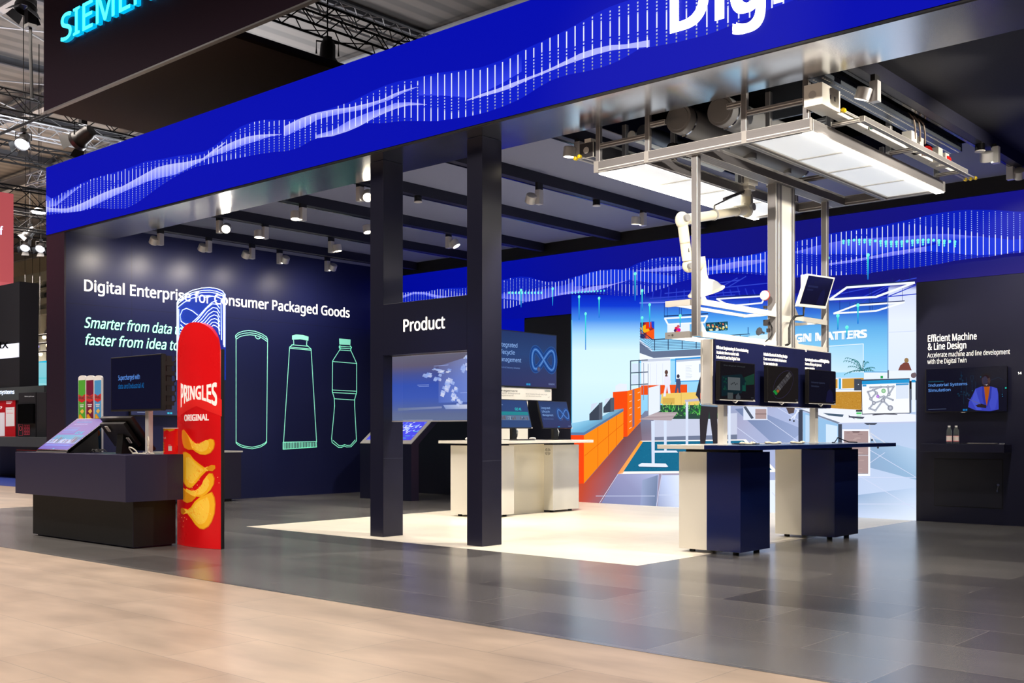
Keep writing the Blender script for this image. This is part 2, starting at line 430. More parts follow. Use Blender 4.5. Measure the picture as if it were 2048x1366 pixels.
# three mint line drawings: can, tube, bottle
def drawing(name, lines, fills=(), w_=1.45):
    a = Art(on_x(-16.1), base=.003)
    for l in lines: a.line(l, w_, (150,225,200))
    for f in fills: a.poly(f, (150,225,200))
    a.build(name, 'mint', parent=wl)
drawing('can_drawing', [
 [(472,675),(472,886),(476,890),(485,894.7),(504,897.6),(521,894),(529,889),(533,885),(535,680)],
 [(472,884),(478,888),(488,892),(504,894.5),(520,891),(530,886),(533,882)],
 [(471,676),(471,671),(476,666),(486,662.5),(497,661),(510,662.5),(524,668),(533,674),(535,679)],
 [(472,674),(478,669),(488,666.5),(499,665.5),(512,667),(524,672),(534,679)],
 [(473,678),(480,673),(490,670.5),(500,669.5),(512,671),(524,676),(534,683)],
 [(510,671.5),(512,676),(516,678),(519,677),(521,673.5)]])
drawing('tube_drawing', [
 [(579,694),(567,884)],[(622,698),(633,884)],[(587,680),(587.5,688),(579,694),(622,698),(613,690),(613.5,682)],[(583,689.5),(616,692.5)],
 [(580,696.5),(621,700.5)],[(566,884.5),(632,883),(633,894),(566,898.5),(566,884.5)]]+[[(568+3.1*k,885),(568+3.1*k,898-.06*k*3)] for k in range(21)],
 [[(584,671),(592,669),(606,670),(617,673.5),(616.5,681.5),(600,678.5),(584,679.5)]])
drawing('bottle_drawing', [
 [(680,690.5),(678,694),(681,696),(679,700),(665,722),(664.5,783),(668.5,797),(669,812),(663,877),(664,885),(677,895),(683,895),(688,892),(693,894),(702,893.5),(712.5,882),(712.7,877),(709,812),(709,799),(713,785),(713,726.6),(701.5,701),(701,698),(703,695),(700,691.5)],
 [(665,723),(713,727)],[(664.5,780),(713,782.5)],[(664.6,785),(712.5,787.5)],[(668.5,797.5),(709,800)],
 [(678,692.5),(702,694)],[(678,696),(702,697.5)],[(679.5,700),(701.5,701.5)],[(666,881),(678,891.5),(684,891.5),(689,889),(694,891),(701,890.5),(710,880)]],
 [[(678,677),(701,679),(700.5,690),(678.5,689)]])

b = MB(); b.box((-16.68,14.33,0), (-.6,14.5,4.45), 0); b.box((-16.1,14.27,4.2), (-.6,14.33,4.41), 1)
wb = b.build('wall_back', ['navy_dark','black']); wb['kind'] = 'structure'
b = MB(); b.box((-5.46,14.3,0), (-.6,14.33,3.16), 0)
wr = b.build('wall_right', ['navy']); wr['kind'] = 'structure'
a = Art(lambda u, v, d: Vector((u, 14.3-d, v)), base=.002)
a.text('Efficient Machine', -5.305, 2.366, .088, (250,246,232), width=.62, bold=.007)
a.text('& Line Design', -5.305, 2.258, .088, (250,246,232), width=.49, bold=.007)
a.text('Accelerate machine and line development', -5.311, 2.16, .062, (250,246,232), width=1.03)
a.text('with the Digital Twin', -5.311, 2.075, .062, (250,246,232), width=.5)
a.text('14', -4.186, 1.9, .03, (240,236,225), bold=.02)
a.build('wall_lettering', 'letter_white', parent=wr)
b = MB(); b.box((-5.222,14.297,.21), (-4.362,14.3005,.836), 0)
dr = b.build('door_cupboard', 'black', parent=wr)
b = MB(); b.box((-5.212,14.293,.22), (-4.372,14.2985,.826), 0, bev=.001)
b.build('door_leaf', 'navy_dark', parent=dr)
b = MB(); b.cyl((-4.415,14.296,.512), (-4.415,14.28,.512), .016, mi=0); b.cyl((-4.415,14.285,.505), (-4.425,14.28,.44), .004, seg=8); b.box((-4.435,14.277,.42), (-4.418,14.281,.45))
b.build('key', 'chrome', parent=dr)

# ceiling: cloth panels between tracked beams, open above the machine frame
b = MB()
for x0, x1, y0, y1 in ((-16.1,-6.85,8.68,14.27), (-6.85,-3.95,12.35,14.27), (-3.95,-.6,8.68,14.27)):
    b.box((x0,y0,4.41), (x1,y1,4.44), 0 if x0 < -4 else 1)
cl = b.build('ceiling', ['ceiling_cloth','ceiling_black']); cl['kind'] = 'structure'
b = MB(); b.box((-16.6,7.9,5.28), (-.6,14.5,5.31))
o = b.build('blackout_sheet', 'void', parent=cl)  # black sheet added to darken the opening and keep hall light out
b = MB(); b.box((-6.87,8.7,4.4), (-6.85,12.37,4.7), 0); b.box((-3.97,8.7,4.4), (-3.95,12.37,4.7), 0); b.box((-6.87,12.35,4.4), (-3.95,12.37,4.7), 0)
b.build('opening_edge', 'navy', parent=cl)
BX = (-15.05, -13.46, -11.88, -10.29, -8.68, -7.11, -3.9, -2.3)
for i, x in enumerate(BX):
    b = MB(); b.box((x-.05,8.69,4.272), (x+.05,14.26,4.41), 0)
    o = b.build('trim_%d' % (i+1), ['navy_dark']); o['kind'] = 'structure'
    b = MB(); b.box((x-.085,8.69,4.268), (x-.05,13.6,4.30), 0); b.build('light_track', ['black_gloss'], parent=o)
# small motion sensors on the beams
for i, (px, py, x) in enumerate(((836,457,-10.29),(1193,398,-8.68),(605,497,-11.88),(1960,262,-3.9))):
    p = at_x(px, py, x)
    t = thing('ceiling_sensor', ['small dark ceiling sensor with pale disc on the beam over the product gate', 'small dark ceiling sensor with pale disc beside the machine frame lamp', 'small dark ceiling sensor with pale disc above the lettered wall', 'small dark ceiling sensor with pale disc on the rightmost ceiling beam'][i], 'sensor', (p.x, p.y, 4.2), 'ceiling sensors')
    b = MB(); b.cyl((p.x,p.y,4.272), (p.x,p.y,4.2), .05); b.build('sensor_body', 'black_gloss', parent=t, smooth=True)
    b = MB(); b.cyl((p.x,p.y,4.2), (p.x,p.y,4.19), .055); b.build('sensor_disc', 'light_grey', parent=t, smooth=True)

# ------------------------------------------------------------------ LED WAVES
def fascia_xz(tab, sx, ox, oy, y):
    r = []
    for u, v in tab:
        p = at_y(ox+u/sx, oy+v/sx, y); r.append((p.x, p.z))
    return sorted(r)
def waves(a, upper, lower, ribbons, x0, x1, pitch, dot, gap, zmin=-9, zmax=99, fill=(10,30,205), seed=3, base=(214,222,255)):
    rnd = random.Random(seed); n = int((x1-x0)/pitch)
    clamp = lambda z: max(zmin, min(zmax, z))
    for i in range(n):      # faint sheet between the envelopes
        xa, xb = x0+i*pitch, x0+(i+1)*pitch
        q = [clamp(interp(lower, xa)), clamp(interp(lower, xb)), clamp(interp(upper, xb)), clamp(interp(upper, xa))]
        mx_ = (q[0]+q[3])/2
        if q[3]-q[0] > .02:
            a.poly([(xa,q[0]),(xb,q[1]),(xb,q[2]),(xa,q[3])], fill)
    for top, bot, cols in ribbons:
        a.up(); m_ = 26; xa0 = max(top[0][0], bot[0][0]); xb0 = min(top[-1][0], bot[-1][0])
        for i in range(m_):
            xa, xb = xa0+(xb0-xa0)*i/m_, xa0+(xb0-xa0)*(i+1)/m_
            a.poly([(xa,clamp(interp(bot,xa))),(xb,clamp(interp(bot,xb))),(xb,clamp(interp(top,xb))),(xa,clamp(interp(top,xa)))], [cols[1],cols[1],cols[0],cols[0]])
    a.up()
    for i in range(n+1):
        x = x0+i*pitch; lo, hi = interp(lower, x), interp(upper, x)
        rb = [(interp(bot, x), interp(top, x)) for top, bot, _ in ribbons if top[0][0]-.02 <= x <= top[-1][0]+.02]
        solid = hi-(hi-lo)*(.12+.1*math.sin(i*.21)); z = lo; k = 0
        m_ = max(1, int((hi-lo)/gap))
        for k in range(m_):
            z = lo+k*gap
            if not zmin < z < zmax: continue
            f = k/m_; on = any(p-.015 < z < q+.015 for p, q in rb)
            band = .5+.5*math.sin(i*.16+f*5.0)
            h = gap*1.02 if (on or band > .86 or (z > solid and i % 41 < 24)) else dot
            br = 1 if on else .62+.38*min(1, 3*f+.15)*(.7+.3*band)
            c = (235,238,255) if (on or h > dot) else tuple(int(v*br) for v in base)
            a.rect(x-dot*.42, z, x+dot*.42, min(z+h, zmax), c)

# front fascia of the booth
LY = 7.87
fa = thing('led_fascia', 'long blue LED fascia with white wave pattern along the booth front', 'LED fascia', (-9, LY, 4.25))
b = MB(); b.box((-16.69,LY+.004,4.262), (-.6,8.68,5.325), 0); b.box((-16.69,LY+.004,4.243), (-.6,LY+.03,4.262), 0); b.build('fascia_body', ['black'], parent=fa)
b = MB(); b.box((-16.69,LY+.03,4.24), (-.6,8.69,4.2615), 0); b.build('soffit', ['soffit_metal'], parent=fa)
a = Art(lambda u, v, d: Vector((u, LY-d, v)))
a.rect(-16.69, 4.262, -.6, 5.322, (0,10,176))
T1 = lambda t: fascia_xz(t, 2.926, 0, 0, LY); T2 = lambda t: fascia_xz(t, 2.926, 600, 0, LY)
up_ = T1([(270,1175),(330,1150),(400,1110),(480,1070),(560,1040),(650,1015),(750,985),(850,945),(950,930),(1050,910),(1130,900),(1200,885),(1260,850),(1330,795),(1400,745),(1480,712),(1560,700),(1650,703),(1750,695)])+T2([(100,660),(180,635),(300,595),(360,565),(430,530),(500,500),(580,475),(660,460),(750,437),(860,420),(950,410),(1060,395),(1130,370),(1200,345),(1300,295),(1400,250),(1500,205),(1600,155),(1700,95),(1800,45),(1900,10),(2048,-40),(2300,-110),(2700,-160),(3200,-260),(4200,-700)])
lo_ = T1([(270,1258),(400,1245),(480,1235),(560,1215),(650,1222),(740,1220),(800,1190),(870,1140),(930,1095),(1000,1050),(1060,1015),(1150,975),(1200,965),(1300,945),(1400,925),(1500,905),(1600,890),(1680,885),(1750,865)])+T2([(70,820),(150,800),(250,775),(330,740),(400,720),(480,722),(600,708),(700,708),(800,710),(900,695),(1000,680),(1100,655),(1200,620),(1300,575),(1400,510),(1480,465),(1580,435),(1680,418),(1800,385),(1900,340),(1980,290),(2060,275),(2200,250),(2400,200),(2600,120),(2760,50),(3000,-40),(4200,-420)])
W1, W2, W3 = (178,182,255), (118,128,255), (48,68,230)
rb = [(T1([(270,1140),(330,1180),(400,1120),(480,1080)]), T1([(270,1215),(330,1205),(400,1150),(480,1085)]), (W3,W2)),
 (T1([(270,1210),(330,1222),(400,1220),(480,1190),(560,1150),(650,1110),(720,1090),(800,1045),(870,1005),(930,975),(1000,960),(1080,950),(1150,935),(1190,930),(1250,890),(1330,845),(1420,805),(1500,790),(1580,785),(1650,785)]),
  T1([(270,1240),(380,1245),(470,1238),(560,1200),(650,1155),(720,1125),(800,1090),(870,1060),(950,1038),(1030,1022),(1100,988),(1150,960),(1190,938),(1250,912),(1330,888),(1420,852),(1500,827),(1580,800),(1650,787)]), (W1,W2)),
 (T1([(1190,925),(1260,870),(1320,830)]), T1([(1190,932),(1260,885),(1320,836)]), (W1,W1)),
 (T2([(-90,740),(0,695),(90,662),(200,640),(300,628),(400,605),(480,583),(560,545),(620,525),(690,508)]), T2([(-90,800),(0,758),(40,738),(100,703),(170,682),(260,662),(370,642),(450,612),(520,588),(600,548),(690,510)]), (W1,W2)),
 (T2([(100,790),(200,760),(300,700),(400,660),(480,635),(560,603),(640,598),(700,605),(745,612)]), T2([(100,808),(190,798),(280,770),(350,740),(420,700),(500,662),(570,634),(640,617),(745,614)]), (W2,W1)),
 (T2([(980,585),(1070,548),(1160,520),(1260,480),(1330,455),(1400,430),(1480,395),(1560,355),(1650,310),(1730,285),(1820,265),(1900,262),(2048,235)]), T2([(980,590),(1070,565),(1150,545),(1230,520),(1330,472),(1420,436),(1500,404),(1580,372),(1660,345),(1740,318),(1830,295),(1920,285),(2048,275)]), (W1,W1)),
 (T2([(700,470),(850,430),(1000,415),(1100,400),(1200,380),(1300,330)]), T2([(700,560),(850,560),(1000,575),(1100,530),(1200,480),(1300,420)]), ((14,36,205),(50,66,235)))]
a.up(); waves(a, up_, lo_, rb, -16.66, -2.4, .1, .017, .031, 4.27, 5.32)
a.build('screen_picture', 'led_face', parent=fa)
a = Art(lambda u, v, d: Vector((u, LY-d, v)), base=.016)
xd = at_y(1342, 60, LY).x
vs, ts = text_tris('Dig', .022); wd = max(p[0] for p in vs)-min(p[0] for p in vs)
wid = at_y(1533, 40, LY).x-xd; hv, _ = text_tris('H', .022)
a.text('Digital', xd, at_y(1345,68,LY).z, .54, (255,255,255), bold=.022, width=wid/wd*(lambda v: max(p[0] for p in v)-min(p[0] for p in v))(text_tris('Digital', .022)[0]))
a.build('sign_lettering', 'letter_led', parent=fa)

# big LED wall at the back
BY = 14.31
lw = thing('led_wall', 'wide LED wall showing a bright virtual office under a blue wave band', 'LED wall', (-9, BY, 0))
b = MB(); b.box((-11.289,BY+.002,.012), (-5.46,BY+.016,3.17)); b.box((-16.09,BY+.002,3.165), (-.61,BY+.016,4.2)); b.box((-13.5,BY+.002,2.2), (-12.33,BY+.016,3.17))
b.build('screen_body', 'black', parent=lw)
P = Art(on_y(BY), step=.0003); P.creep = 2e-5
def rx(px): return at_y(px, 800, BY).x
P2 = Art(lambda u, v, d: Vector((u, BY-d, v)))
# blue band, slowly turning violet towards the far end
for x0, x1, c0, c1 in ((-16.09,-12.9,(0,8,150),(2,12,160)),(-12.9,-9.5,(2,12,160),(16,18,140)),(-9.5,-7.0,(16,18,140),(20,20,122)),(-7.0,-4.4,(20,20,122),(22,20,132)),(-4.4,-.61,(22,20,132),(20,20,130))):
    P2.poly([(x0,3.165),(x1,3.165),(x1,4.2),(x0,4.2)], [c0,c1,c1,c0])
P2.up(); P2.poly([(-7.5,3.165),(-.61,3.165),(-.61,3.55),(-7.5,3.5)], [(20,20,110),(52,40,130),(30,26,128),(20,20,122)])
P2.rect(-13.5,2.2,-12.33,3.165,(0,12,170))
# --- the office picture itself
P.grad(1143, 1280.5, [(590,(6,30,185)),(612,(14,56,205)),(640,(70,140,232)),(668,(160,212,248)),(700,(208,238,253)),(760,(212,240,253)),(872,(186,224,246))])
P.rect(1143,640,1144.5,868,(110,200,255))
P.up(); P.grad(1280.5, 1540, [(548,(10,14,150)),(592,(14,24,160)),(608,(40,80,205)),(635,(70,150,232)),(668,(128,200,244)),(712,(158,216,246)),(830,(140,204,240))])
P.grad(1540, 1777, [(540,(12,14,130)),(590,(18,26,150)),(625,(52,110,210)),(655,(96,172,230)),(700,(130,200,240)),(760,(160,214,244))])
P.grad(1777, 1833.5, [(538,(14,16,130)),(570,(40,40,150)),(580,(206,214,246)),(640,(226,234,252)),(762,(216,228,250))])
P.poly([(1497,672),(1540,668),(1540,745),(1497,745)], [(210,236,250)]*4)
P.poly([(1540,755),(1780,755),(1780,812),(1540,812)], (196,212,236))
# floor of the pictured room
P.up(); P.poly([(1157,967),(1250,873),(1290,822),(1600,800),(1600,1100),(1157,1100)], [(150,86,80),(112,96,110),(120,130,160),(170,184,222),(172,186,224),(150,120,130)])
P.poly([(1600,790),(1833.5,800),(1833.5,1100),(1600,1100)], [(168,184,222),(176,196,228),(206,222,246),(178,196,232)])
P.up(); P.poly([(1157,962),(1170,967),(1250,874),(1281,846),(1284,880),(1237,947),(1199,1012),(1157,1012)], [(200,70,40),(190,74,50),(120,70,74),(110,80,90),(120,96,110),(140,96,110),(150,104,118),(196,74,52)])
P.poly([(1237,948),(1318,948),(1312,1020),(1199,1012)], [(150,150,190),(176,186,226),(140,150,190),(124,128,170)])
P.poly([(1285,960),(1316,950),(1312,1020),(1280,1018)], [(150,164,200),(120,136,170),(106,122,156),(150,160,200)])
P.poly([(1324,950),(1362,950),(1362,1022),(1314,1020)], [(190,204,240),(226,234,252),(214,224,248),(150,160,196)])
P.poly([(1540,960),(1560,960),(1560,1040),(1530,1036)], [(226,236,252)]*4)
P.poly([(1720,870),(1833.5,900),(1833.5,960),(1720,930)], [(140,170,205),(176,204,232),(150,184,216),(140,166,200)])
P.poly([(1716,990),(1833.5,975),(1833.5,1044),(1716,1038)], [(150,176,210),(190,210,238),(226,236,252),(200,214,242)])
P.poly([(1610,860),(1500,815),(1470,818),(1560,900)], [(150,166,206),(120,136,176),(110,126,164),(140,156,196)])
P.up()
for l in ([(1324,948),(1312,1018)],[(1237,947),(1198,1008)],[(1192,992),(1310,992)],[(1318,990),(1360,990)],[(1716,950),(1830,1018)],[(1716,1008),(1833,1008)],[(1720,940),(1770,905)],[(1740,900),(1833,955)],[(1716,955),(1833,955)],[(1480,800),(1600,885)],[(1530,800),(1600,842)],[(1440,830),(1525,892)],[(1545,985),(1558,1002)]):
    P.line(l, 1.1, (206,214,240))
# cove of services under the pictured ceiling
for k in range(15):
    x = 1292+k*15.3; P.line([(x, 575+.3*(k % 3)*8), (x-4+k*.9, 606-k*.5)], 2.2, (34,52,190))
for l in ([(1300,597),(1480,583)],[(1300,603),(1470,590)],[(1330,587),(1540,566)],[(1410,570),(1480,560)],[(1660,592),(1833,556)],[(1670,604),(1833,588)],[(1700,606),(1800,560)],[(1725,604),(1780,572)],[(1760,600),(1833,570)],[(1440,575),(1475,556)],[(1455,575),(1492,553)],[(1560,610),(1640,590)]):
    P.line(l, 2.0, (46,64,196))
P.line([(1280,606),(1360,604)], 2.5, (110,130,235))
# pendant light frames
def pend(pts, t, dark):
    P.up(); P.line([(u, v-t*.75) for u, v in dark], t*.6, (26,40,92)); P.line(pts, t, (240,244,255), closed=True)
for x, y0, y1 in ((1329,606,634),(1335,606,634),(1359,604,630),(1363,604,630),(1680,572,620),(1697,574,600),(1739,570,625),(1743,570,600),(1805,575,603),(1420,590,612),(1500,600,620),(1820,540,566),(1785,556,566),(1700,605,628),(1742,602,622),(1745,602,620)):
    P.line([(x,y0),(x,y1)], .8, (20,40,110))
pend([(1330,637),(1336.5,649),(1409,645),(1415,632)], 3.4, [(1329,635),(1416,630)])
pend([(1434,598),(1532,592),(1524,606),(1460,612)], 3.2, [(1434,597),(1532,591)])
pend([(1660,599),(1694,575),(1829,565.5),(1752,594)], 4.2, [(1694,574.5),(1829,565.5)])
pend([(1668,627),(1711,611),(1809,604.5),(1752,622)], 3.4, [(1711,611),(1809,604.5)])
# balcony: paintings, railing, slab
P.up(); P.poly([(1281,645),(1309,643),(1309,678),(1281,677)], (150,40,40)); P.up()
for q, c in (([(1281,655),(1294,648),(1300,662),(1284,668)],(240,170,20)),([(1292,645),(1303,644),(1303,657),(1292,658)],(225,50,16)),([(1294,664),(1309,658),(1309,678),(1292,677)],(240,84,20)),([(1281,668),(1290,668),(1290,677),(1281,677)],(40,40,90)),([(1303,643),(1309,643),(1309,658),(1304,654)],(20,70,210)),([(1281,645),(1290,645),(1284,655),(1281,655)],(60,30,80))): P.poly(q, c)
P.poly([(1335,650),(1380,647),(1380,667),(1335,669)], (226,236,250)); P.up()
for x, y, r, c in ((1353,657,3.4,(214,40,60)),(1358,660,4,(225,20,150)),(1351,661,3,(70,40,90)),(1355,665,3.4,(250,90,30)),(1357,653,3,(200,90,100)),(1361,666,2,(230,30,40))): P.disc(x, y, r, c)
P.poly([(1412,645.5),(1456,643),(1456,660),(1412,663)], (24,70,90)); P.up(); rn = random.Random(5)
for k in range(46):
    x, y = rn.uniform(1413,1453), rn.uniform(645,659); c = rn.choice([(10,30,45),(200,225,220),(60,150,160),(16,50,70),(220,120,90),(230,200,90)]); e = rn.uniform(1,4)
    P.poly([(x,y),(x+e,y-.5),(x+e+1.5,y+3),(x+1,y+3.4)], c)
P.up(); P.poly([(1280,684),(1304,703),(1420,697),(1420,712),(1308,716),(1280,706)], (98,112,140))
P.poly([(1280,706),(1308,716),(1420,710),(1420,714),(1280,721)], (236,244,255)); P.poly([(1280,721),(1420,714),(1420,718),(1280,726)], (110,190,235))
P.poly([(1280,679),(1305,700),(1305,703),(1280,684)], (210,220,240))
P.up()
for k in range(7):
    y = 681+k*3.1; P.line([(1305,y-.5),(1420,y-5)], .9, (60,80,120)); P.line([(1280,y-24+k*2.2),(1305,y)], .8, (60,80,120))
P.line([(1281,660),(1305,679),(1420,673.5)], 1.6, (36,50,80)); P.line([(1450,671.5),(1500,668)], 1.5, (36,50,80))
for x in (1310,1337,1365,1393,1481): P.line([(x,679-(x-1305)*.05),(x,701-(x-1305)*.05)], 1.5, (36,50,80))
for k in range(3): P.line([(1455,675+k*3.2),(1500,672+k*3.2)], .8, (50,90,140))
P.line([(1497,655),(1497,668)], 2, (60,110,170))
# rack, white boards, people, sofa
P.up(); P.poly([(1283,719),(1341.5,716),(1341.5,771),(1283,775)], (232,238,250)); P.poly([(1351,717),(1412,713),(1412,762),(1351,764)], (40,140,215)); P.up()
P.poly([(1353,720),(1412,716.5),(1412,760),(1353,762)], (238,244,252)); P.poly([(1353,720),(1412,716.5),(1412,720),(1353,724)], (180,190,210)); P.poly([(1399,728),(1411,727),(1411,744),(1399,745)], (150,175,205))
P.poly([(1284,719),(1341,716.5),(1341,721),(1284,724)], (196,204,222))
for k in range(9): P.line([(1372,732+k*3),(1372+rn.uniform(5,14),731.6+k*3)], .7, (190,200,215))
for x in (1290,1302,1314,1326): P.line([(x,727),(x,772)], .5, (196,204,222))
P.poly([(1283,771),(1375,769),(1375,788),(1283,790)], (232,78,18))
P.up(); P.line([(1262,722),(1262,784)], 2, (70,84,104)); P.line([(1279,720),(1279,776)], 2.4, (80,94,120))
for y in (722,746,770): P.line([(1262,y),(1296,y-2)], 2, (70,84,104))
P.rect(1265,727,1277,744,(208,222,246)); P.rect(1265,749,1277,768,(208,222,246)); P.line([(1297,728),(1297,800)], 1, (110,130,160)); P.line([(1288,726),(1288,800)], 1, (110,130,160))
P.poly([(1324,787),(1400,784),(1400,812),(1340,818),(1322,806)], (232,198,104)); P.poly([(1326,796),(1350,796),(1350,808),(1326,808)], (210,170,80)); P.line([(1363,786),(1363,812)], .8, (190,150,70))
P.up(); P.poly([(1330,751),(1338,751),(1343,764),(1340,770),(1342,787),(1337,787),(1335,772),(1332,793),(1327,793),(1331,772),(1328,767)], (228,226,244)); P.disc(1333.5,744.5,3.4,(92,62,56),ry=4.6); P.poly([(1331.5,749),(1335.5,749),(1336,753),(1331,753)], (92,62,56))
P.poly([(1353,758),(1361,757),(1362.5,767),(1361,775),(1362,786),(1358.5,786),(1356.5,775),(1354,786),(1350,786),(1353,770)], (72,78,112)); P.disc(1357.2,752.5,2.9,(58,50,66),ry=4)
# plants in a planter
P.up(); P.poly([(1308,836),(1475,826),(1475,872),(1308,874)], (196,202,224)); P.poly([(1308,874),(1475,869),(1475,880),(1308,880)], (110,120,146)); P.rect(1318,810,1445,838,(40,70,60)); P.up()
for k in range(170):
    x = rn.choice([rn.gauss(1338,7), rn.gauss(1372,9), rn.gauss(1400,6), rn.gauss(1434,5)]); y = rn.uniform(812,834); L = rn.uniform(5,13); t_ = rn.gauss(-PI/2,.7); c = rn.choice([(40,140,50),(70,175,70),(24,100,40),(130,205,110),(90,190,80)])
    ex, ey = x+L*math.cos(t_), y+L*math.sin(t_); P.poly([(x-1.1,y),(x+1.1,y),(ex,ey)], c)
# left cupboards in orange
P.up(); P.poly([(1232,772),(1240,767),(1255,768),(1255,781),(1232,783)], (226,232,246)); P.poly([(1227,784),(1256,782),(1256,873),(1227,876)], (240,72,10)); P.poly([(1256,782),(1283,774),(1283,843),(1256,873)], (255,112,16)); P.up()
P.poly([(1266,780),(1270,778),(1270,852),(1266,856)], (120,100,130)); 
for k in range(6): P.line([(1260,790+k*13.5),(1264,788.5+k*13.2)], 1.2, (255,210,170))
for k in range(3): P.line([(1277,786+k*15),(1281,784+k*15)], 1.2, (255,210,170))
P.poly([(1143,869),(1170,869),(1170,967),(1143,967)], (244,68,14)); P.poly([(1169,868),(1248,821),(1248,876),(1169,967)], (255,136,20))
P.poly([(1143,847),(1200,836),(1228,820),(1248,817),(1248,822),(1170,868),(1143,868)], [(150,206,236),(120,180,214),(120,170,196),(110,150,180),(110,150,180),(96,160,200),(110,176,214)])
P.poly([(1143,865),(1169,865),(1248,818),(1248,822.5),(1170,870),(1143,870)], (84,120,160)); P.up()
for l in ([(1170,912),(1248,847)],[(1197,853),(1197,937)],[(1218,840),(1218,912)],[(1234,831),(1234,893)]): P.line(l, .9, (214,92,8))
P.poly([(1180,828),(1199,808),(1199,840),(1180,841)], (58,66,82)); P.poly([(1199,806),(1206,804.5),(1206,839),(1199,840)], (82,90,106)); P.poly([(1208,815),(1222,797),(1222,824),(1208,826)], (58,66,82)); P.poly([(1222,796),(1229.5,795),(1229.5,823),(1222,824)], (82,90,106)); P.poly([(1182,824),(1184,808),(1197,805),(1192,813)], (206,216,236)); P.poly([(1210,810),(1212,798),(1222,796),(1217,803)], (206,216,236))
# rug, standing desk, walking figure
P.poly([(1236,948),(1282,881.5),(1493,878.5),(1557,944)], (250,244,240)); P.up(); P.poly([(1236,948),(1282,881.5),(1287,883.5),(1249,943),(1246,948)], [(250,150,90),(250,160,40),(250,150,40),(250,170,100),(252,220,200)])
P.poly([(1248,943),(1287,883.5),(1488,881),(1545,940)], (18,104,140)); P.up()
for k in range(260):
    x, y = rn.uniform(1262,1530), rn.uniform(884,941)
    if x > 1249+(943-y)*.65 and x < 1488+(y-881)*.9: P.rect(x, y, x+2.2, y+.9, rn.choice([(30,120,156),(10,86,122)]))
P.up(); P.poly([(1298,776),(1322,770),(1322,822),(1298,832)], (226,234,246)); P.line([(1322,770),(1322,822)], 1, (120,140,170)); P.line([(1298,776),(1298,832)], 1.4, (120,130,150))
P.poly([(1280,839),(1316,824.5),(1357,824.5),(1344,841)], (176,160,166)); P.line([(1286,836),(1350,833)], 1, (150,132,140)); P.line([(1300,831),(1353,829)], 1, (196,184,188))
for q in ([(1304,842),(1311,842),(1311,928),(1305,928)],[(1329,841),(1335,841),(1335,902),(1330,902)]): P.poly(q, (208,220,242))
P.poly([(1278,930),(1285,926),(1333,927),(1338,933),(1334,934),(1280,933)], (226,232,246)); P.poly([(1311,901),(1354,901),(1358,905),(1311,905.5)], (222,230,246)); P.line([(1279,934),(1334,935)], 1, (40,60,90))
P.poly([(1371,800),(1412,795),(1412,801),(1372,804)], (186,180,196)); P.rect(1373,804,1378,890,(210,220,242)); P.rect(1458,800,1463,892,(214,224,244))
P.up(); P.poly([(1409,738),(1416,738),(1417,745),(1428,750),(1434,764),(1438,790),(1436,808),(1402,806),(1398,796),(1393,790),(1400,760),(1404,749),(1409,745)], (40,42,56)); P.poly([(1405,800),(1437,800),(1437,816),(1404,812)], (112,136,160)); P.poly([(1404,812),(1437,814),(1436,840),(1440,888),(1428,888),(1420,822),(1412,888),(1402,888),(1401,840)], (46,42,48)); P.disc(1412.5,732,4.6,(34,32,40),ry=6.6); P.poly([(1402,786),(1406,786),(1405,800),(1402,798)], (226,110,90))
# right side: lettering, partitions, desks, monitors
P.up(); P.text('DESIGN MATTERS', 1540, 690.5, 16.5, (120,180,222), width=196.5, bold=.05, du=(1,-.066), dv=(0,-1)); P.up(); P.text('DESIGN MATTERS', 1539, 688.5, 16.5, (250,252,255), width=196.5, bold=.05, du=(1,-.066), dv=(0,-1))
P.line([(1655,693),(1728,688),(1728,745)], 2.0, (214,234,250)); P.poly([(1657,695),(1726.5,690),(1726.5,745),(1657,745)], [(166,216,244),(158,210,242),(196,228,246),(204,232,248)])
P.line([(1777,590),(1777,745)], 1.2, (120,150,200)); P.line([(1778,665),(1833,662)], .8, (190,204,236))
P.up()
for ex, ey in ((1690,722),(1693,716),(1706,719),(1699,733),(1692,748),(1713,722),(1738,724),(1750,735),(1754,744),(1743,738),(1730,722),(1703,744)):
    mx_, my_ = (1726+ex)/2+(ex-1726)*.08, min(741, ey)-3
    for k in range(7):
        f = (k+1)/7; x = 1726+(ex-1726)*f; y = (1-f)**2*742+2*f*(1-f)*my_+f*f*ey
        P.poly([(x-1,y),(x+1,y),(x-(1 if ex < 1726 else -1)*2.2,y+3.6)], rn.choice([(24,110,110),(40,132,126),(20,84,96)])); P.line([(x-(ex-1726)/7, (1-f+1/7)**2*742+2*(f-1/7)*(1-f+1/7)*my_+(f-1/7)**2*ey),(x,y)], .8, (24,100,104))
P.disc(1814.6,721,4.4,(150,120,80),ry=5.2); P.poly([(1798,741),(1802,731),(1810,725),(1819,726),(1825,741)], (120,66,58)); P.disc(1829,749,5,(96,84,92),ry=5)
P.poly([(1671,757),(1729,756),(1729,778),(1671,778)], (240,244,252)); P.up(); P.poly([(1671,758.5),(1677,758.5),(1677,776.5),(1671,777)], (196,146,58)); P.rect(1679,757,1684,778,(60,160,215)); P.poly([(1686,757.5),(1729,756),(1729,775.5),(1686,777)], (200,150,60)); P.rect(1640,780,1726,784,(236,242,252)); P.rect(1710,758,1724.5,781,(66,72,86)); P.disc(1718.5,769,1,(230,240,250))
P.poly([(1640,784),(1725,783),(1725,821),(1640,823)], (186,134,48))
for k in range(220):
    x, y = rn.uniform(1641,1723), rn.uniform(785,820); P.rect(x, y, x+1.3, y+.8, rn.choice([(206,160,76),(164,112,36)]))
P.rect(1671,823,1640,826,(120,170,190))
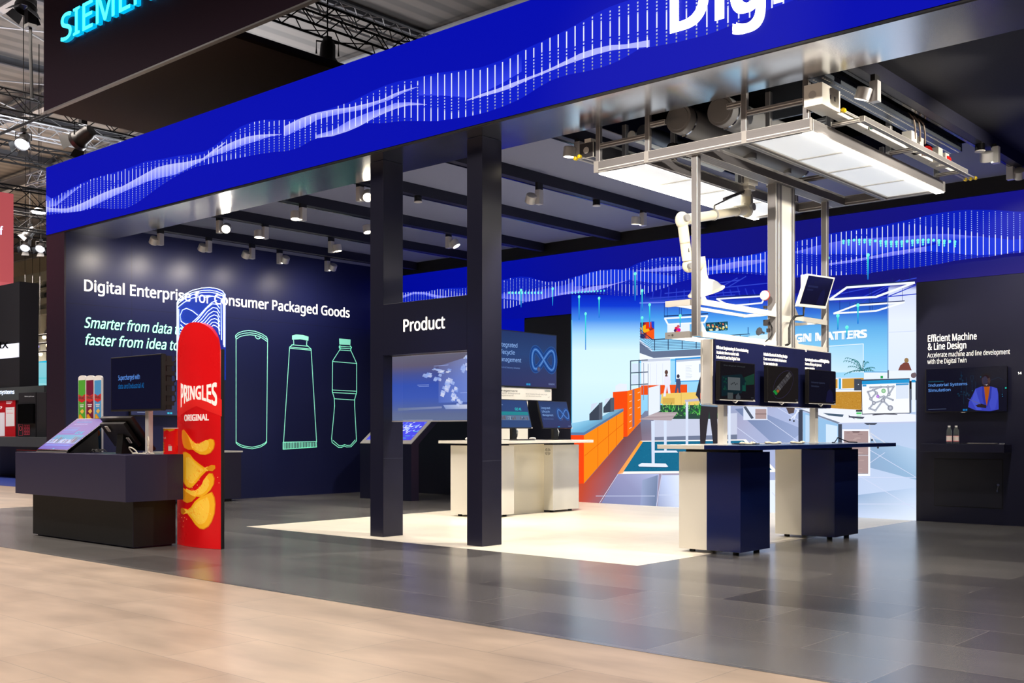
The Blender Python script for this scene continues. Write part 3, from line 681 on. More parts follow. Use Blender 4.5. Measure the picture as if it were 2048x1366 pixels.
P.up(); P.poly([(1730,743),(1777.5,742),(1777.5,757.5),(1730,758)], (226,236,250)); P.rect(1730,743,1777,745,(40,150,210)); P.rect(1763,752,1768,757,(30,160,80)); P.poly([(1779,742),(1831,741),(1831,757),(1779,757.5)], (228,236,250)); P.rect(1777,740.5,1779.5,757,(70,80,96)); P.disc(1829,751,5.5,(110,92,98),ry=5.5)
P.poly([(1599,818),(1640,815),(1725,820),(1833.5,829),(1833.5,844),(1679,847)], (232,236,252)); P.poly([(1599,818),(1602,817.5),(1682,845),(1679,848)], (120,130,150)); P.poly([(1679,846),(1833.5,843),(1833.5,846),(1679,849)], (186,196,226)); P.poly([(1608,824),(1679,848),(1679,890),(1608,890)], (146,188,226)); P.up()
P.poly([(1654,848),(1677,852),(1677,888),(1654,888)], (206,226,246)); P.poly([(1613,829),(1630,834),(1630,888),(1613,888)], (186,212,240)); P.rect(1599,820,1607.5,890,(58,64,82)); P.rect(1678.5,848,1686,890,(64,70,86))
P.rect(1686.5,858.5,1742.5,952,(238,240,250)); P.up()
for k, (y0, y1) in enumerate(((862,886),(888,909),(911,946))):
    P.rect(1690,y0,1738.5,y1,(166,142,142))
    for j in range(9): yy = rn.uniform(y0+1,y1-1); xx = rn.uniform(1690,1720); P.rect(xx, yy, xx+rn.uniform(6,18), yy+.8, rn.choice([(196,174,170),(136,112,114),(182,158,156)]))
    P.line([(1690,y1+.8),(1738,y1+.8)], 1.2, (100,80,84))
P.poly([(1706,862),(1722,862),(1720,865.5),(1708,865.5)], (120,98,100))
P.poly([(1730,846),(1757,846),(1752,850),(1736,850)], (70,76,92)); P.line([(1741,850),(1742.5,872)], 2, (190,200,220))
for l in ([(1743,866),(1774,887)],[(1742,868),(1758,893)],[(1742,870),(1746,878)]): P.line(l, 2.2, (206,212,228))
for x, y in ((1774,889),(1758,895),(1746,880)): P.disc(x, y, 2.2, (60,64,76))
for l in ([(1600,822),(1584,838)],[(1598,820),(1590,838)],[(1574,812),(1600,820)]): P.line(l, 2.2, (222,228,244))
P.disc(1582,840,2,(60,64,76)); P.disc(1590,842,2,(60,64,76)); P.poly([(1574,815),(1592,815),(1590,826),(1580,828)], (80,66,66))
# drawer unit seen under the three-screen panel
P.rect(1489,812,1537,840,(214,222,240)); P.up(); P.rect(1513,818,1535,838,(170,146,146)); P.line([(1513,828),(1535,828)], 1.2, (110,90,92)); P.poly([(1489,814),(1494,812),(1510,836),(1505,838)], (70,80,100))
P.poly([(1724.5,759.5),(1821.5,756.5),(1822.5,827),(1726,829)], (60,64,78)); P.up(); P.poly([(1726,762),(1820.5,758.5),(1821,825.5),(1727,827.5)], (240,244,252)); P.poly([(1726,762),(1820.5,758.5),(1820.5,766),(1726,769)], (34,146,206)); P.up(); P.poly([(1794,771),(1819.5,770),(1819.5,797),(1794,798)], (214,224,240)); P.poly([(1794,767.5),(1819.5,766.8),(1819.5,770),(1794,771)], (60,140,196)); P.poly([(1727,769.5),(1735,769.2),(1735,773),(1727,773.2)], (60,150,205))
nod = [(1738,784,2.2),(1749,780,2.6),(1755,786,3),(1744,798,3.4),(1750,806,4),(1768,801,4.4),(1780,789,3.4),(1778,774,2.8),(1764,774,2.4),(1741,817,2.2),(1753,821,2.2),(1783,816,5.6),(1788,800,2.2),(1761,795,2.4),(1770,793,2.4),(1743,775,2),(1790,773,2)]
for i_, j_ in ((0,1),(1,2),(2,13),(2,3),(3,4),(4,5),(5,6),(6,7),(7,8),(8,1),(4,9),(9,10),(10,5),(5,11),(6,16),(13,14),(14,12),(15,8),(5,14),(7,16),(3,0)): P.line([nod[i_][:2], nod[j_][:2]], 3.4, (164,170,184))
P.up()
for x, y, r in nod: P.disc(x, y, r, (206,210,222), edge=(110,116,134))
P.disc(1769.5,782,4.6,(190,226,190),edge=(100,170,110)); P.disc(1758,793,3.2,(206,160,236),edge=(150,90,200))
P.poly([(1747,829),(1771,826.5),(1797,828),(1797,829.5),(1771,829),(1748,831)], (60,60,70)); P.rect(1822.5,778,1825,826,(90,100,120)); P.poly([(1825.5,760),(1833.5,759.5),(1833.5,824),(1826,824)], (226,236,250)); P.rect(1825.5,760,1833.5,765,(34,146,206))
P.poly([(1715,823),(1726,823),(1724.5,839),(1716.5,839)], (206,230,222)); P.rect(1714.5,820,1726.5,823.5,(50,50,60)); P.rect(1715.2,825,1725.6,828,(60,190,90)); P.poly([(1648,826),(1690,829),(1688,834),(1660,831)], (70,90,110)); P.poly([(1700,832),(1732,834),(1728,838),(1700,835)], (70,74,90)); P.line([(1700,831),(1712,838)], 1, (60,64,80))
P.build('office_picture', 'led_office', parent=lw)
# band waves
Z6 = lambda t: fascia_xz(t, 4.552, 980, 380, BY); Z5 = lambda t: fascia_xz(t, 5.115, 1300, 380, BY); Z7 = lambda t: fascia_xz(t, 5.06, 1648, 380, BY); Z0 = lambda t: fascia_xz(t, 4.096, 450, 480, BY)
upb = Z0([(1465,430),(1560,425),(1650,425),(1750,405),(1850,395),(1980,392)])+Z6([(110,825),(200,805),(290,790),(380,795),(450,820),(530,838),(620,832),(700,820),(780,795),(860,770),(950,745),(1040,728),(1150,722),(1240,722),(1300,700),(1340,675),(1400,655),(1500,625),(1600,612),(1700,608),(1800,608)])+Z5([(530,700),(700,702),(870,690),(1000,675),(1100,655),(1190,630),(1500,530),(1600,505),(1700,485),(1760,470)])+Z7([(55,450),(200,425),(350,400),(450,390),(560,370),(660,350),(820,315),(940,290),(1050,262),(1160,240),(1330,215),(1450,205),(1620,205),(1750,208),(1860,215),(1990,225),(2600,200),(4000,0)])
lob = Z0([(1465,540),(1560,560),(1700,560),(1850,570),(1980,580)])+Z6([(110,1085),(200,1075),(280,1050),(330,1025),(400,1015),(480,1000),(560,980),(650,960),(740,950),(860,945),(950,940),(1040,950),(1150,962),(1270,968),(1370,960),(1440,945),(1530,915),(1620,890),(1700,850),(1780,830)])+Z5([(570,885),(660,865),(780,850),(900,855),(1050,862),(1180,875),(1500,900),(1700,880)])+Z7([(55,870),(200,865),(350,855),(450,860),(500,840),(610,825),(720,805),(880,795),(990,780),(1100,765),(1220,745),(1330,720),(1450,705),(1560,690),(1680,680),(1860,650),(1990,640),(2600,560),(4000,400)])
B1, B2, B3, B4 = (124,130,250), (84,98,240), (34,58,222), (16,52,224)
rbb = [(Z0([(1465,460),(1560,428),(1650,430),(1750,455),(1850,465),(1980,450)]), Z0([(1465,480),(1560,445),(1650,450),(1750,480),(1850,470),(1980,452)]), (B1,B2)),
 (Z6([(110,945),(300,938),(450,918),(600,882),(700,868),(850,800)]), Z6([(110,990),(230,1000),(330,1018),(430,1010),(560,980),(700,950),(850,905)]), (B3,B2)),
 (Z6([(640,945),(740,925),(850,905),(950,880),(1050,868),(1150,855),(1250,825),(1330,805)]), Z6([(640,963),(740,946),(850,935),(950,930),(1050,897),(1150,862),(1250,832),(1330,808)]), (B1,B1)),
 (Z6([(780,800),(950,748),(1150,725),(1300,735),(1500,760),(1700,790)]), Z6([(780,880),(950,870),(1150,850),(1300,820),(1500,850),(1700,850)]), (B4,B4)),
 (Z6([(1340,738),(1450,728),(1600,705),(1720,695),(1800,698)]), Z6([(1340,740),(1450,748),(1600,745),(1720,735),(1800,712)]), (B1,B2)),
 (Z5([(550,790),(680,770),(800,740),(950,690),(1100,660),(1200,645)]), Z5([(550,880),(680,862),(800,845),(950,840),(1100,845),(1200,850)]), (B4,B4)),
 (Z5([(550,815),(650,790),(780,760),(900,735),(1050,722),(1200,715)]), Z5([(550,828),(680,826),(800,820),(900,800),(1050,770),(1200,738)]), (B1,B2)),
 (Z5([(1480,640),(1600,610),(1700,580),(1850,545),(2040,520)]), Z5([(1480,650),(1600,660),(1700,665),(1850,660),(2040,655)]), (B2,B3)),
 (Z7([(50,545),(200,515),(340,500),(500,490),(700,480),(900,470),(1100,452),(1250,450),(1400,460),(1550,475),(1650,480)]), Z7([(50,650),(300,655),(500,665),(700,630),(900,595),(1100,545),(1250,520),(1400,505),(1550,485),(1650,482)]), (B2,B4)),
 (Z7([(60,748),(300,710),(500,675),(700,630),(900,600),(1050,575)]), Z7([(60,768),(300,738),(500,700),(700,672),(900,640),(1050,628)]), (B1,B2)),
 (Z7([(1050,578),(1250,528),(1450,497),(1600,482),(1750,490),(1900,510),(2024,500)]), Z7([(1050,626),(1250,638),(1450,658),(1600,665),(1800,655),(2024,612)]), (B4,B4))]
P2.d = P.d+.001; P2.up(); waves(P2, upb, lob, rbb, -16.05, -.7, .073, .013, .026, 2.9, 4.19, fill=(10,30,188), seed=8, base=(176,196,255))
G = (60,240,225)
for x, y0, y1 in ((1046,581,615),(1109,578,612),(1162,594,640),(1175,628,700),(1202,597,636),(1274,548,602),(1288,582,622),(1303,610,655),(1288,636,668),(1364,632,655),(1659,517,562),(1739,511,560),(1679,632,660),(1719,611,648),(1697,655,676)):
    p, q = at_y(x, y0, BY), at_y(x, y1, BY)
    P2.poly([(p.x-.008,q.z),(p.x+.008,q.z),(p.x+.012,p.z),(p.x-.012,p.z)], [(20,110,220),(20,110,220),G,G]); P2.disc(p.x, p.z, .026, (120,255,240))
for k in range(22):
    p = at_y(1690+k*10.6, 483-2*math.sin(k*.5), BY)
    for j in range(rn.randint(1,3)): P2.disc(p.x, p.z-.03*j, .02-.004*j, (110,250,240))
for k in range(11):
    p = at_y(1022+k*6.5, 586, BY); P2.disc(p.x, p.z, .022, (110,250,245)); p = at_y(1148+k*6.4, 586-k*.4, BY); P2.disc(p.x, p.z, .016, (110,250,245))
P2.build('wave_picture', 'led_face', parent=lw)
b = MB(); b.box((-12.32,BY-.02,0), (-11.292,BY+.018,3.14)); o = b.build('wall_dark_panel', 'navy_dark', parent=wb)

# ------------------------------------------------------------------ PRODUCT GATE: two pillars, header, transparent screen
g = thing('product_gate', 'navy gate of two square pillars with a header reading Product', 'gate', (-8.45, 8.28, 0))
for x0, x1 in ((-9.32,-9.1), (-7.8,-7.583)):
    b = MB(); b.box((x0,8.13,.003), (x1,8.43,4.238), 0, bev=.003); o = b.build('pillar', ['navy'], parent=g)
    a = Art(plane((x1, 8.13, 0), (0,1,0), (0,0,1), (1,0,0)), base=.0005); a.line([(0.005,.884),(.295,.884)], .004, (70,72,88)); a.build('panel_joint', 'print', parent=o)
b = MB(); b.box((-9.1,8.13,2.04), (-7.8,8.43,2.612), 0, bev=.002); hd = b.build('header_panel', ['navy'], parent=g)
a = Art(plane((0,8.13,0), (1,0,0), (0,0,1), (0,-1,0)), base=.004); a.text('Product', -8.765, 2.285, .135, (255,255,255), width=.645, bold=.014); a.build('header_lettering', 'letter_white', parent=hd)
t = thing('transparent_display', 'see-through blue display panel hanging under the Product header', 'display', (-8.45, 8.27, 1.3))
a = Art(plane((0,8.262,0), (1,0,0), (0,0,1), (0,-1,0)))
X0, X1 = -9.095, -7.805
a.grad(X0, X1, [(1.31,(120,136,178)),(1.38,(116,130,176)),(1.47,(92,116,196)),(1.56,(74,106,214)),(1.7,(64,98,210)),(1.82,(84,98,178)),(1.92,(116,108,136)),(2.035,(122,120,142))])
a.up(); a.poly([(-8.35,1.5),(-7.805,1.5),(-7.805,2.0),(-8.35,1.9)], [(86,113,200),(130,156,226),(140,158,220),(104,106,150)])
a.up(); a.poly([(-8.28,1.475),(-7.805,1.475),(-7.805,1.43),(-8.24,1.43)], [(170,190,240),(250,250,255),(236,240,255),(150,170,220)]); a.poly([(-9.0,1.45),(-8.3,1.46),(-8.3,1.44),(-9.0,1.42)], [(110,124,150),(150,160,200),(140,150,190),(110,124,150)])
rn = random.Random(11); a.up()
for u, v, sx, sy in ((-8.5,1.80,.12,.05),(-8.38,1.86,.09,.03),(-8.25,1.84,.11,.04),(-8.36,1.77,.08,.05),(-8.18,1.70,.1,.07),(-8.24,1.62,.1,.08),(-8.1,1.62,.06,.05),(-8.12,1.56,.09,.07),(-7.95,1.86,.08,.07),(-7.86,1.80,.05,.06),(-7.86,1.64,.06,.11),(-8.05,1.50,.07,.05),(-7.85,1.95,.05,.05),(-7.93,1.98,.06,.03)):
    for k in range(7):
        q = (u+rn.uniform(-.6,.6)*sx, v+rn.uniform(-.6,.6)*sy); e = rn.uniform(.4,.8)
        a.poly([(q[0]-sx*e*.6,q[1]-sy*e*.2),(q[0]+sx*e*.3,q[1]-sy*e*.6),(q[0]+sx*e*.6,q[1]+sy*e*.2),(q[0]-sx*e*.3,q[1]+sy*e*.6)], rn.choice([(170,192,246),(206,216,250),(236,240,255),(140,168,238)]))
for l in ([(-8.5,1.7),(-8.68,1.7)],[(-8.5,1.685),(-8.66,1.685)],[(-8.42,1.9),(-8.2,1.905)],[(-8.02,1.60),(-7.81,1.60)]): a.line(l, .006, (160,180,240))
a.build('screen_picture', 'clear_screen', parent=t)
b = MB(); b.box((X0,8.255,1.296), (X1,8.275,1.309)); b.build('lower_rail', 'brushed', parent=t)
b = MB(); b.box((X0,8.255,2.03), (X1,8.275,2.0385)); b.build('upper_rail', 'brushed', parent=t)

# ------------------------------------------------------------------ COUNTER with the can tower
c = thing('welcome_counter', 'dark navy counter with overhanging top box beside the red can tower', 'counter', (-11.15, 5.8, 0))
b = MB(); b.box((-12.29,5.64,.02), (-10.075,6.12,.487), 0, bev=.002); b.box((-12.25,5.68,.003), (-10.115,6.1,.02), 1); o = b.build('counter_base', ['navy_counter','black'], parent=c)
for x in (-11.2,-10.72):
    a = Art(plane((0,5.64,0),(1,0,0),(0,0,1),(0,-1,0)), base=.0004); a.line([(x,.02),(x,.485)], .005, (12,12,24)); a.build('panel_joint', 'print', parent=o)
b = MB(); b.box((-12.38,5.48,.487), (-9.93,6.12,.955), 0, bev=.003); b.build('counter_top', ['navy_counter'], parent=c)

tw = thing('can_tower', 'tall red light tower shaped like a snack can with printed chips', 'light tower', (-9.76, 6.22, 0))
tx0, tx1 = at_y(354.5,1090,6.2).x, at_y(440,1098,6.2).x; xc, hw = (tx0+tx1)/2, (tx1-tx0)/2
b = MB(); b.box((xc-hw-.02,6.212,.004), (-9.41,6.268,2.02), 0, bev=.002); b.build('back_panel', ['black'], parent=tw)
def arch(s): return 2.0+.31*math.sqrt(max(0, 1-min(1, abs(s))**2.1))
cy_ = lambda s: 6.2-.06*(1-s*s)
b = MB(); N = 28; fr = []; bk = []
for i in range(N+1):
    s = -1+2*i/N; zs = [.004, .5, 1., 1.5, arch(s)]
    fr.append([b.bm.verts.new((xc+hw*s, cy_(s), z)) for z in zs]); bk.append([b.bm.verts.new((xc+hw*s, 6.211, z)) for z in zs])
for i in range(N):
    for k in range(4):
        b.bm.faces.new((fr[i][k],fr[i+1][k],fr[i+1][k+1],fr[i][k+1])); b.bm.faces.new((bk[i+1][k],bk[i][k],bk[i][k+1],bk[i+1][k+1]))
    b.bm.faces.new((fr[i][4],fr[i+1][4],bk[i+1][4],bk[i][4])); b.bm.faces.new((fr[i+1][0],fr[i][0],bk[i][0],bk[i+1][0]))
for i in (0, N):
    for k in range(4): b.bm.faces.new((fr[i][k],fr[i][k+1],bk[i][k+1],bk[i][k]))
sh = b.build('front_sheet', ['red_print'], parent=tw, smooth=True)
def on_tower(px, py, d):
    p = at_y(px, py, 6.17); s = (p.x-xc)/hw; return Vector((p.x, cy_(max(-1,min(1,s)))-d, p.z))
a = Art(on_tower, base=.002, strip=3.)
a.poly([(356,799),(398,779),(438.5,799),(438.5,833),(398,812),(356,833)], (226,36,34)); a.up()
def warp(t, v):
    arc = 1-(2*t-1)**2; top = 766.5+7*arc-2.5*t; bot = 815.5-16*arc-1.5*t
    return (362.3+68.7*t, bot+(top-bot)*v)
a.text('PRINGLES', 0, 0, 1, (246,244,238), bold=.034, warp=warp)
a.text('ORIGINAL', 372, 842.5, 13, (246,244,238), width=47, bold=.04, du=(1,-.035), dv=(0,-1))
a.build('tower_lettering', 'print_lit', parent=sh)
ch = lambda pts: [(330+u/5.06, 840+v/5.06) for u, v in pts]
def chip(name, pts, dark, tone):
    a = Art(on_tower, base=.003, strip=3.); q = ch(pts); cx = sum(p[0] for p in q)/len(q); cyy = sum(p[1] for p in q)/len(q)
    a.poly(q, (214,128,14)); a.up()
    sm = lambda k: [(cx+(p[0]-cx)*k, cyy+(p[1]-cyy)*k) for p in q]
    a.poly(sm(.955), (244,176,32)); a.up(); a.poly(sm(.72), (250,198,64)); a.up()
    rr = random.Random(len(pts))
    for k in range(60):
        f = rr.uniform(.1,.85); p = rr.choice(q); u, v = cx+(p[0]-cx)*f, cyy+(p[1]-cyy)*f
        L = rr.uniform(1.5,3.5); a.line([(u,v),(u+L*.5,v+L)], .45, rr.choice([(230,150,22),(255,222,110),(222,140,18)]))
    if dark: a.up(); a.poly(ch(dark), tone)
    a.build(name, 'print_lit', parent=sh)
chip('chip_print', [(185,110),(205,95),(235,125),(265,165),(300,210),(345,240),(390,240),(430,210),(465,188),(490,200),(497,240),(490,290),(465,335),(425,355),(380,350),(340,325),(310,300),(260,300),(215,280),(195,240),(183,180)], [(185,110),(205,95),(235,125),(270,180),(310,300),(260,300),(215,280),(195,240),(183,180)], (226,146,24))
chip('chip_print', [(192,325),(230,318),(280,345),(320,395),(370,440),(430,490),(470,455),(497,458),(500,490),(480,518),(440,510),(390,570),(350,630),(310,675),(280,692),(245,680),(215,650),(195,620)], [(430,490),(470,455),(497,458),(500,490),(480,518),(448,510)], (222,142,22))
chip('chip_print', [(165,905),(180,888),(205,893),(240,915),(290,880),(330,820),(380,775),(450,740),(475,725),(495,780),(502,850),(495,950),(475,1030),(450,1080),(410,1108),(375,1100),(335,1060),(295,1000),(245,940),(200,955),(172,945)], [(165,905),(180,888),(205,893),(236,925),(200,955),(172,945)], (206,120,16))
chip('chip_print', [(192,685),(230,705),(280,720),(330,715),(380,680),(410,630),(430,570),(455,535),(480,540),(495,590),(490,650),(465,710),(430,755),(390,780),(340,775),(300,825),(250,838),(205,820),(192,800)], [(192,690),(240,725),(290,755),(345,780),(300,825),(250,838),(205,820),(192,800)], (222,142,20))
a = Art(on_tower, base=.004, strip=3.)
for u, v in ((358,1028),(365,1035),(373,1035),(370,1042),(369,1053),(378,1038),(432,955),(434,966),(396,938),(400,970),(403,960),(390,975)): a.disc(u, v, .8, (250,190,120), n=6)
a.build('crumb_print', 'print_lit', parent=sh)

nc = thing('neon_can_sign', 'clear blue panel with glowing white can outline above the red tower', 'neon sign', (-9.8, 6.28, 0))
NY = 6.28; TL = [(355,622),(358,612),(366,600),(378,590),(392,582),(408,577.5),(424,576),(438,578),(446,583),(450,590)]
b = MB(); b.prism([at_y(u, v, NY) for u, v in [(355,760)]+TL+[(450,760)]], (0,.01,0)); b.build('acrylic_panel', 'acrylic_blue', parent=nc)
b = MB(); b.box((xc-.3,NY-.003,1.0), (xc+.28,NY+.008,1.72)); b.box((xc-.1,NY-.011,1.2), (xc+.1,NY-.003,1.6)); b.build('sign_bracket', 'black', parent=nc)
b = MB()
def neon(pts, r=.0042): b.tube([at_y(u, v, NY-.008) for u, v in pts], r, seg=6)
z5 = lambda pts: [(150+u/5.115, 540+v/5.115) for u, v in pts]
arc0 = z5([(1045,330),(1060,298),(1120,250),(1200,208),(1300,184),(1380,180),(1450,190),(1510,215),(1533,252)])
for k, dy in enumerate((0,4,8,15)): neon([(u, v+dy+(2 if k else 0)*(u-354)/100) for u, v in arc0])
neon(z5([(1330,280),(1400,270),(1460,275),(1500,300)]))
neon([(354.5,605),(354.5,760)], .007); neon([(357.5,618),(357.5,755)]); neon([(449.5,588),(449,694)], .009); neon([(442,600),(443,680)]); neon([(446.5,594),(447,690)])
neon(z5([(1255,462),(1200,418),(1140,392),(1098,410),(1076,465),(1086,525),(1130,556),(1190,545),(1250,490),(1330,400),(1400,332),(1450,312)]))
for k in range(7): neon(z5([(1205+24*k,556+2*k),(1270+20*k,490+16*k),(1345+12*k,395+28*k),(1405+6*k,345+38*k),(1450+3*k,352+40*k),(1480,392+46*k if k < 6 else 660)]))
for k in range(4): neon(z5([(1080,560+34*k),(1110,592+34*k),(1150,600+30*k),(1200,580+30*k)]))
b.build('neon_line', 'neon', parent=nc, smooth=True)

# things on the counter
def monitor_box(name, label, cat, corner, U, V_, th, art, mats=('black_gloss',), group=None, bezel=.012, screen='screen_dim'):
    """flat screen: corner = lower left front, U width vector, V height vector"""
    corner, U, V_ = Vector(corner), Vector(U), Vector(V_); n = U.cross(V_).normalized()
    t = thing(name, label, cat, corner+U/2, group)
    b = MB(); b.prism([corner, corner+U, corner+U+V_, corner+V_], -n*th); b.build('housing', list(mats), parent=t)
    u, v = U.normalized(), V_.normalized(); W, H = U.length, V_.length
    a = Art(plane(corner, u, v, n), base=.0012); a.W, a.H = W, H
    a.rect(bezel, bezel, W-bezel, H-bezel, art[0]); a.up(); art[1](a, W, H); a.build('screen_picture', screen, parent=t)
    return t
def infinity(a, cx, cy, r, cols):
    pts = [(cx+r*math.sin(k*PI/24), cy+r*.55*math.sin(k*PI/12)) for k in range(49)]
    for w_, c in cols: a.line(pts, w_, c); a.up()
def art_ai(a, W, H):
    a.grad(.012, W-.012, [(.012,(84,76,190)),(H*.5,(110,84,180)),(H-.012,(112,80,170))]); a.up()
    a.rect(.06*W, H*.33, W*.94, H*.47, (40,150,196)); a.rect(.03*W, H*.2, W*.97, H*.33, (150,170,220)); a.up()
    rr = random.Random(2)
    for k in range(26): u = rr.uniform(.05,.9)*W; a.rect(u, H*rr.uniform(.21,.26), u+.03*W, H*rr.uniform(.27,.42), rr.choice([(90,100,140),(200,210,240),(60,110,150),(130,90,110)]))
    a.text('GO AI', W*.56, H*.5, H*.08, (60,205,225), bold=.02); a.text('Choose the industrial topic', W*.16, H*.86, H*.035, (90,190,240), bold=.01); a.text('that interests you most', W*.16, H*.79, H*.035, (210,215,245))
    for k in range(4): a.rect(W*.1, H*(.54+.045*k), W*.5, H*(.56+.045*k), (96,140,214))
    a.rect(W*.08, H*.12, W*.9, H*.17, (96,120,220)); a.rect(W*.48, H*.03, W*.54, H*.05, (60,200,225))
m1 = monitor_box('touch_monitor', 'tilted touch monitor with purple screen at the open end of the counter', 'monitor', (-11.99,5.545,.985), (.72,0,0), (0,.47,.35), .035, ((90,80,180), art_ai), screen='screen')
b = MB(); b.prism([(-11.75,5.72,1.06),(-11.75,6.02,1.28),(-11.75,6.04,.957),(-11.75,5.70,.957)], (.22,0,0)); b.build('stand', 'black_plastic', parent=m1)
b = MB(); b.prism([(-11.99,5.53,.957),(-11.99,5.60,1.02),(-11.99,5.62,.957)], (.72,0,0)); b.build('foot', 'black_plastic', parent=m1)
t = thing('tilted_monitor', 'black monitor seen from behind with cables, between touch monitor and TV pole', 'monitor', (-10.62, 5.9, .955))
b = MB(); b.prism([(-10.94,5.74,1.33),(-10.3,5.74,1.33),(-10.3,6.0,.985),(-10.94,6.0,.985)], (0,.028,.02)); b.build('screen_shell', 'black_plastic', parent=t)
b = MB(); b.prism([(-10.92,5.755,1.29),(-10.42,5.755,1.29),(-10.42,5.93,1.05),(-10.92,5.93,1.05)], (0,-.03,-.022)); b.build('back_cover', 'black_plastic', parent=t)
b = MB(); b.prism([(-10.68,5.80,1.17),(-10.68,5.89,1.06),(-10.68,5.93,.957),(-10.68,5.78,.957)], (.12,0,0)); b.build('stand', 'black', parent=t)
for x, y, z in ((-10.80,5.742,1.245),(-10.52,5.83,1.125)):
    b = MB(); b.prism([(x,y-.018,z),(x+.055,y-.018,z),(x+.055,y+.022,z-.055),(x,y+.022,z-.055)], (0,-.006,-.005)); b.build('mount_plate', 'light_grey', parent=t)
rn = random.Random(9); b = MB()
for k in range(7):
    pts = [Vector((-10.92+.022*k+rn.uniform(-.03,.03)+.05*math.sin(j*1.1+k), 5.62+.012*j, .965+.035*abs(math.sin(j*.8+k)))) for j in range(9)]
    b.tube(pts, .004, seg=6)
o = b.build('cable_bundle', 'cable_black', smooth=True); tag(o, 'tangle of thin black cables on the counter under the tilted monitor', 'cable')

t = thing('stand_display', 'dark display on a square metal pole reading Supercharged with data', 'display', (-10.07, 5.8, .955))
b = MB(); b.box((-10.105,5.79,.957), (-10.04,5.84,1.87), 0, bev=.002); b.box((-10.115,5.775,.956), (-10.03,5.855,.964), 0); b.build('pole', 'brushed', parent=t)
b = MB(); b.box((-10.70,5.735,1.398), (-9.70,5.785,1.965), 0, bev=.004); b.build('housing', 'black_plastic', parent=t)
a = Art(plane((-10.70,5.735,1.398),(1,0,0),(0,0,1),(0,-1,0)), base=.001); a.rect(.012,.02,.988,.555,(13,13,38)); a.up()
a.text('Supercharged with', .16, .325, .05, (96,150,238), width=.43, bold=.005); a.text('data and Industrial AI', .16, .235, .05, (22,100,168), width=.51, bold=.005); a.build('screen_picture', 'screen_dim', parent=t)
b = MB()
for k in range(5):
    z = 1.45+.1*k; b.box((-9.95,5.785,z), (-9.74+.012*(k%2),5.9,z+.045)); b.tube([(-9.78,5.87,z),(-9.73,5.91,z+.05),(-9.77,5.93,z+.1)], .008, seg=6)
b.box((-10.0,5.785,1.42), (-9.86,5.86,1.94)); b.box((-9.78,5.82,1.41), (-9.75,5.88,1.95)); b.build('wall_mount', 'black_plastic', parent=t)
b = MB(); b.tube([(-10.13-.09*(1-math.cos(k*.6))*.9, 5.72-.02*math.sin(k*.6), .968+.06*max(0,math.sin(k*.45))) for k in range(11)]+[(-10.2+.03*k,5.70,.966) for k in range(5)], .0065)
b.tube([(-10.06+.02*k,5.70+.01*k,.966) for k in range(4)]+[(-9.99+.028*math.sin(k*.7),5.74+.004*k,.97+.085*(1-math.cos(k*.7))) for k in range(10)]+[(-9.965,5.78,.967),(-9.95,5.8,.966)], .0065)
o = b.build('white_cable', 'cable_white', smooth=True); tag(o, 'white cable curling in loops around the foot of the metal pole', 'cable')
# snack can on the counter
def small_can(x, y, z, r, h):
    t = thing('snack_can', 'small red snack can standing on the counter end by the tower', 'snack can', (x, y, z))
    b = MB(); b.lathe([(r,0),(r,h*.955)], (x,y,z)); b.build('can_body', 'red_print', parent=t, smooth=True)
    b = MB(); b.lathe([(r*1.06,h*.955),(r*1.06,h*.992),(r*.98,h)], (x,y,z)); b.build('can_lid', 'cap_white', parent=t, smooth=True)
    a = Art(lambda u, v, d: Vector((x+(r+d)*math.sin(u/r), y-(r+d)*math.cos(u/r), z+v)), base=.0008, strip=.012)
    for k in range(8): u = -.09+.0255*k; a.poly([(u,h*.955),(u+.0255,h*.955),(u+.0255,h*(.85+.03*((k+1)%3))),(u,h*(.85+.03*(k%3)))], (245,180,20))
    a.up(); a.text('PRINGLES', -.055, h*.58, .018, (245,240,235), width=.075, bold=.03)
    for k in range(4): a.poly([(-.05,h*(.42-.1*k)),(-.02,h*(.46-.1*k)),(.005,h*(.40-.1*k)),(-.02,h*(.36-.1*k))], (250,176,30))
    a.rect(.05,h*.12,.085,h*.3,(238,232,226)); a.rect(.05,h*.32,.08,h*.33,(240,190,180)); a.rect(.05,h*.35,.075,h*.36,(240,190,180))
    a.build('can_print', 'print', parent=t); return t
small_can(-10.02, 6.03, .957, .072, .272)
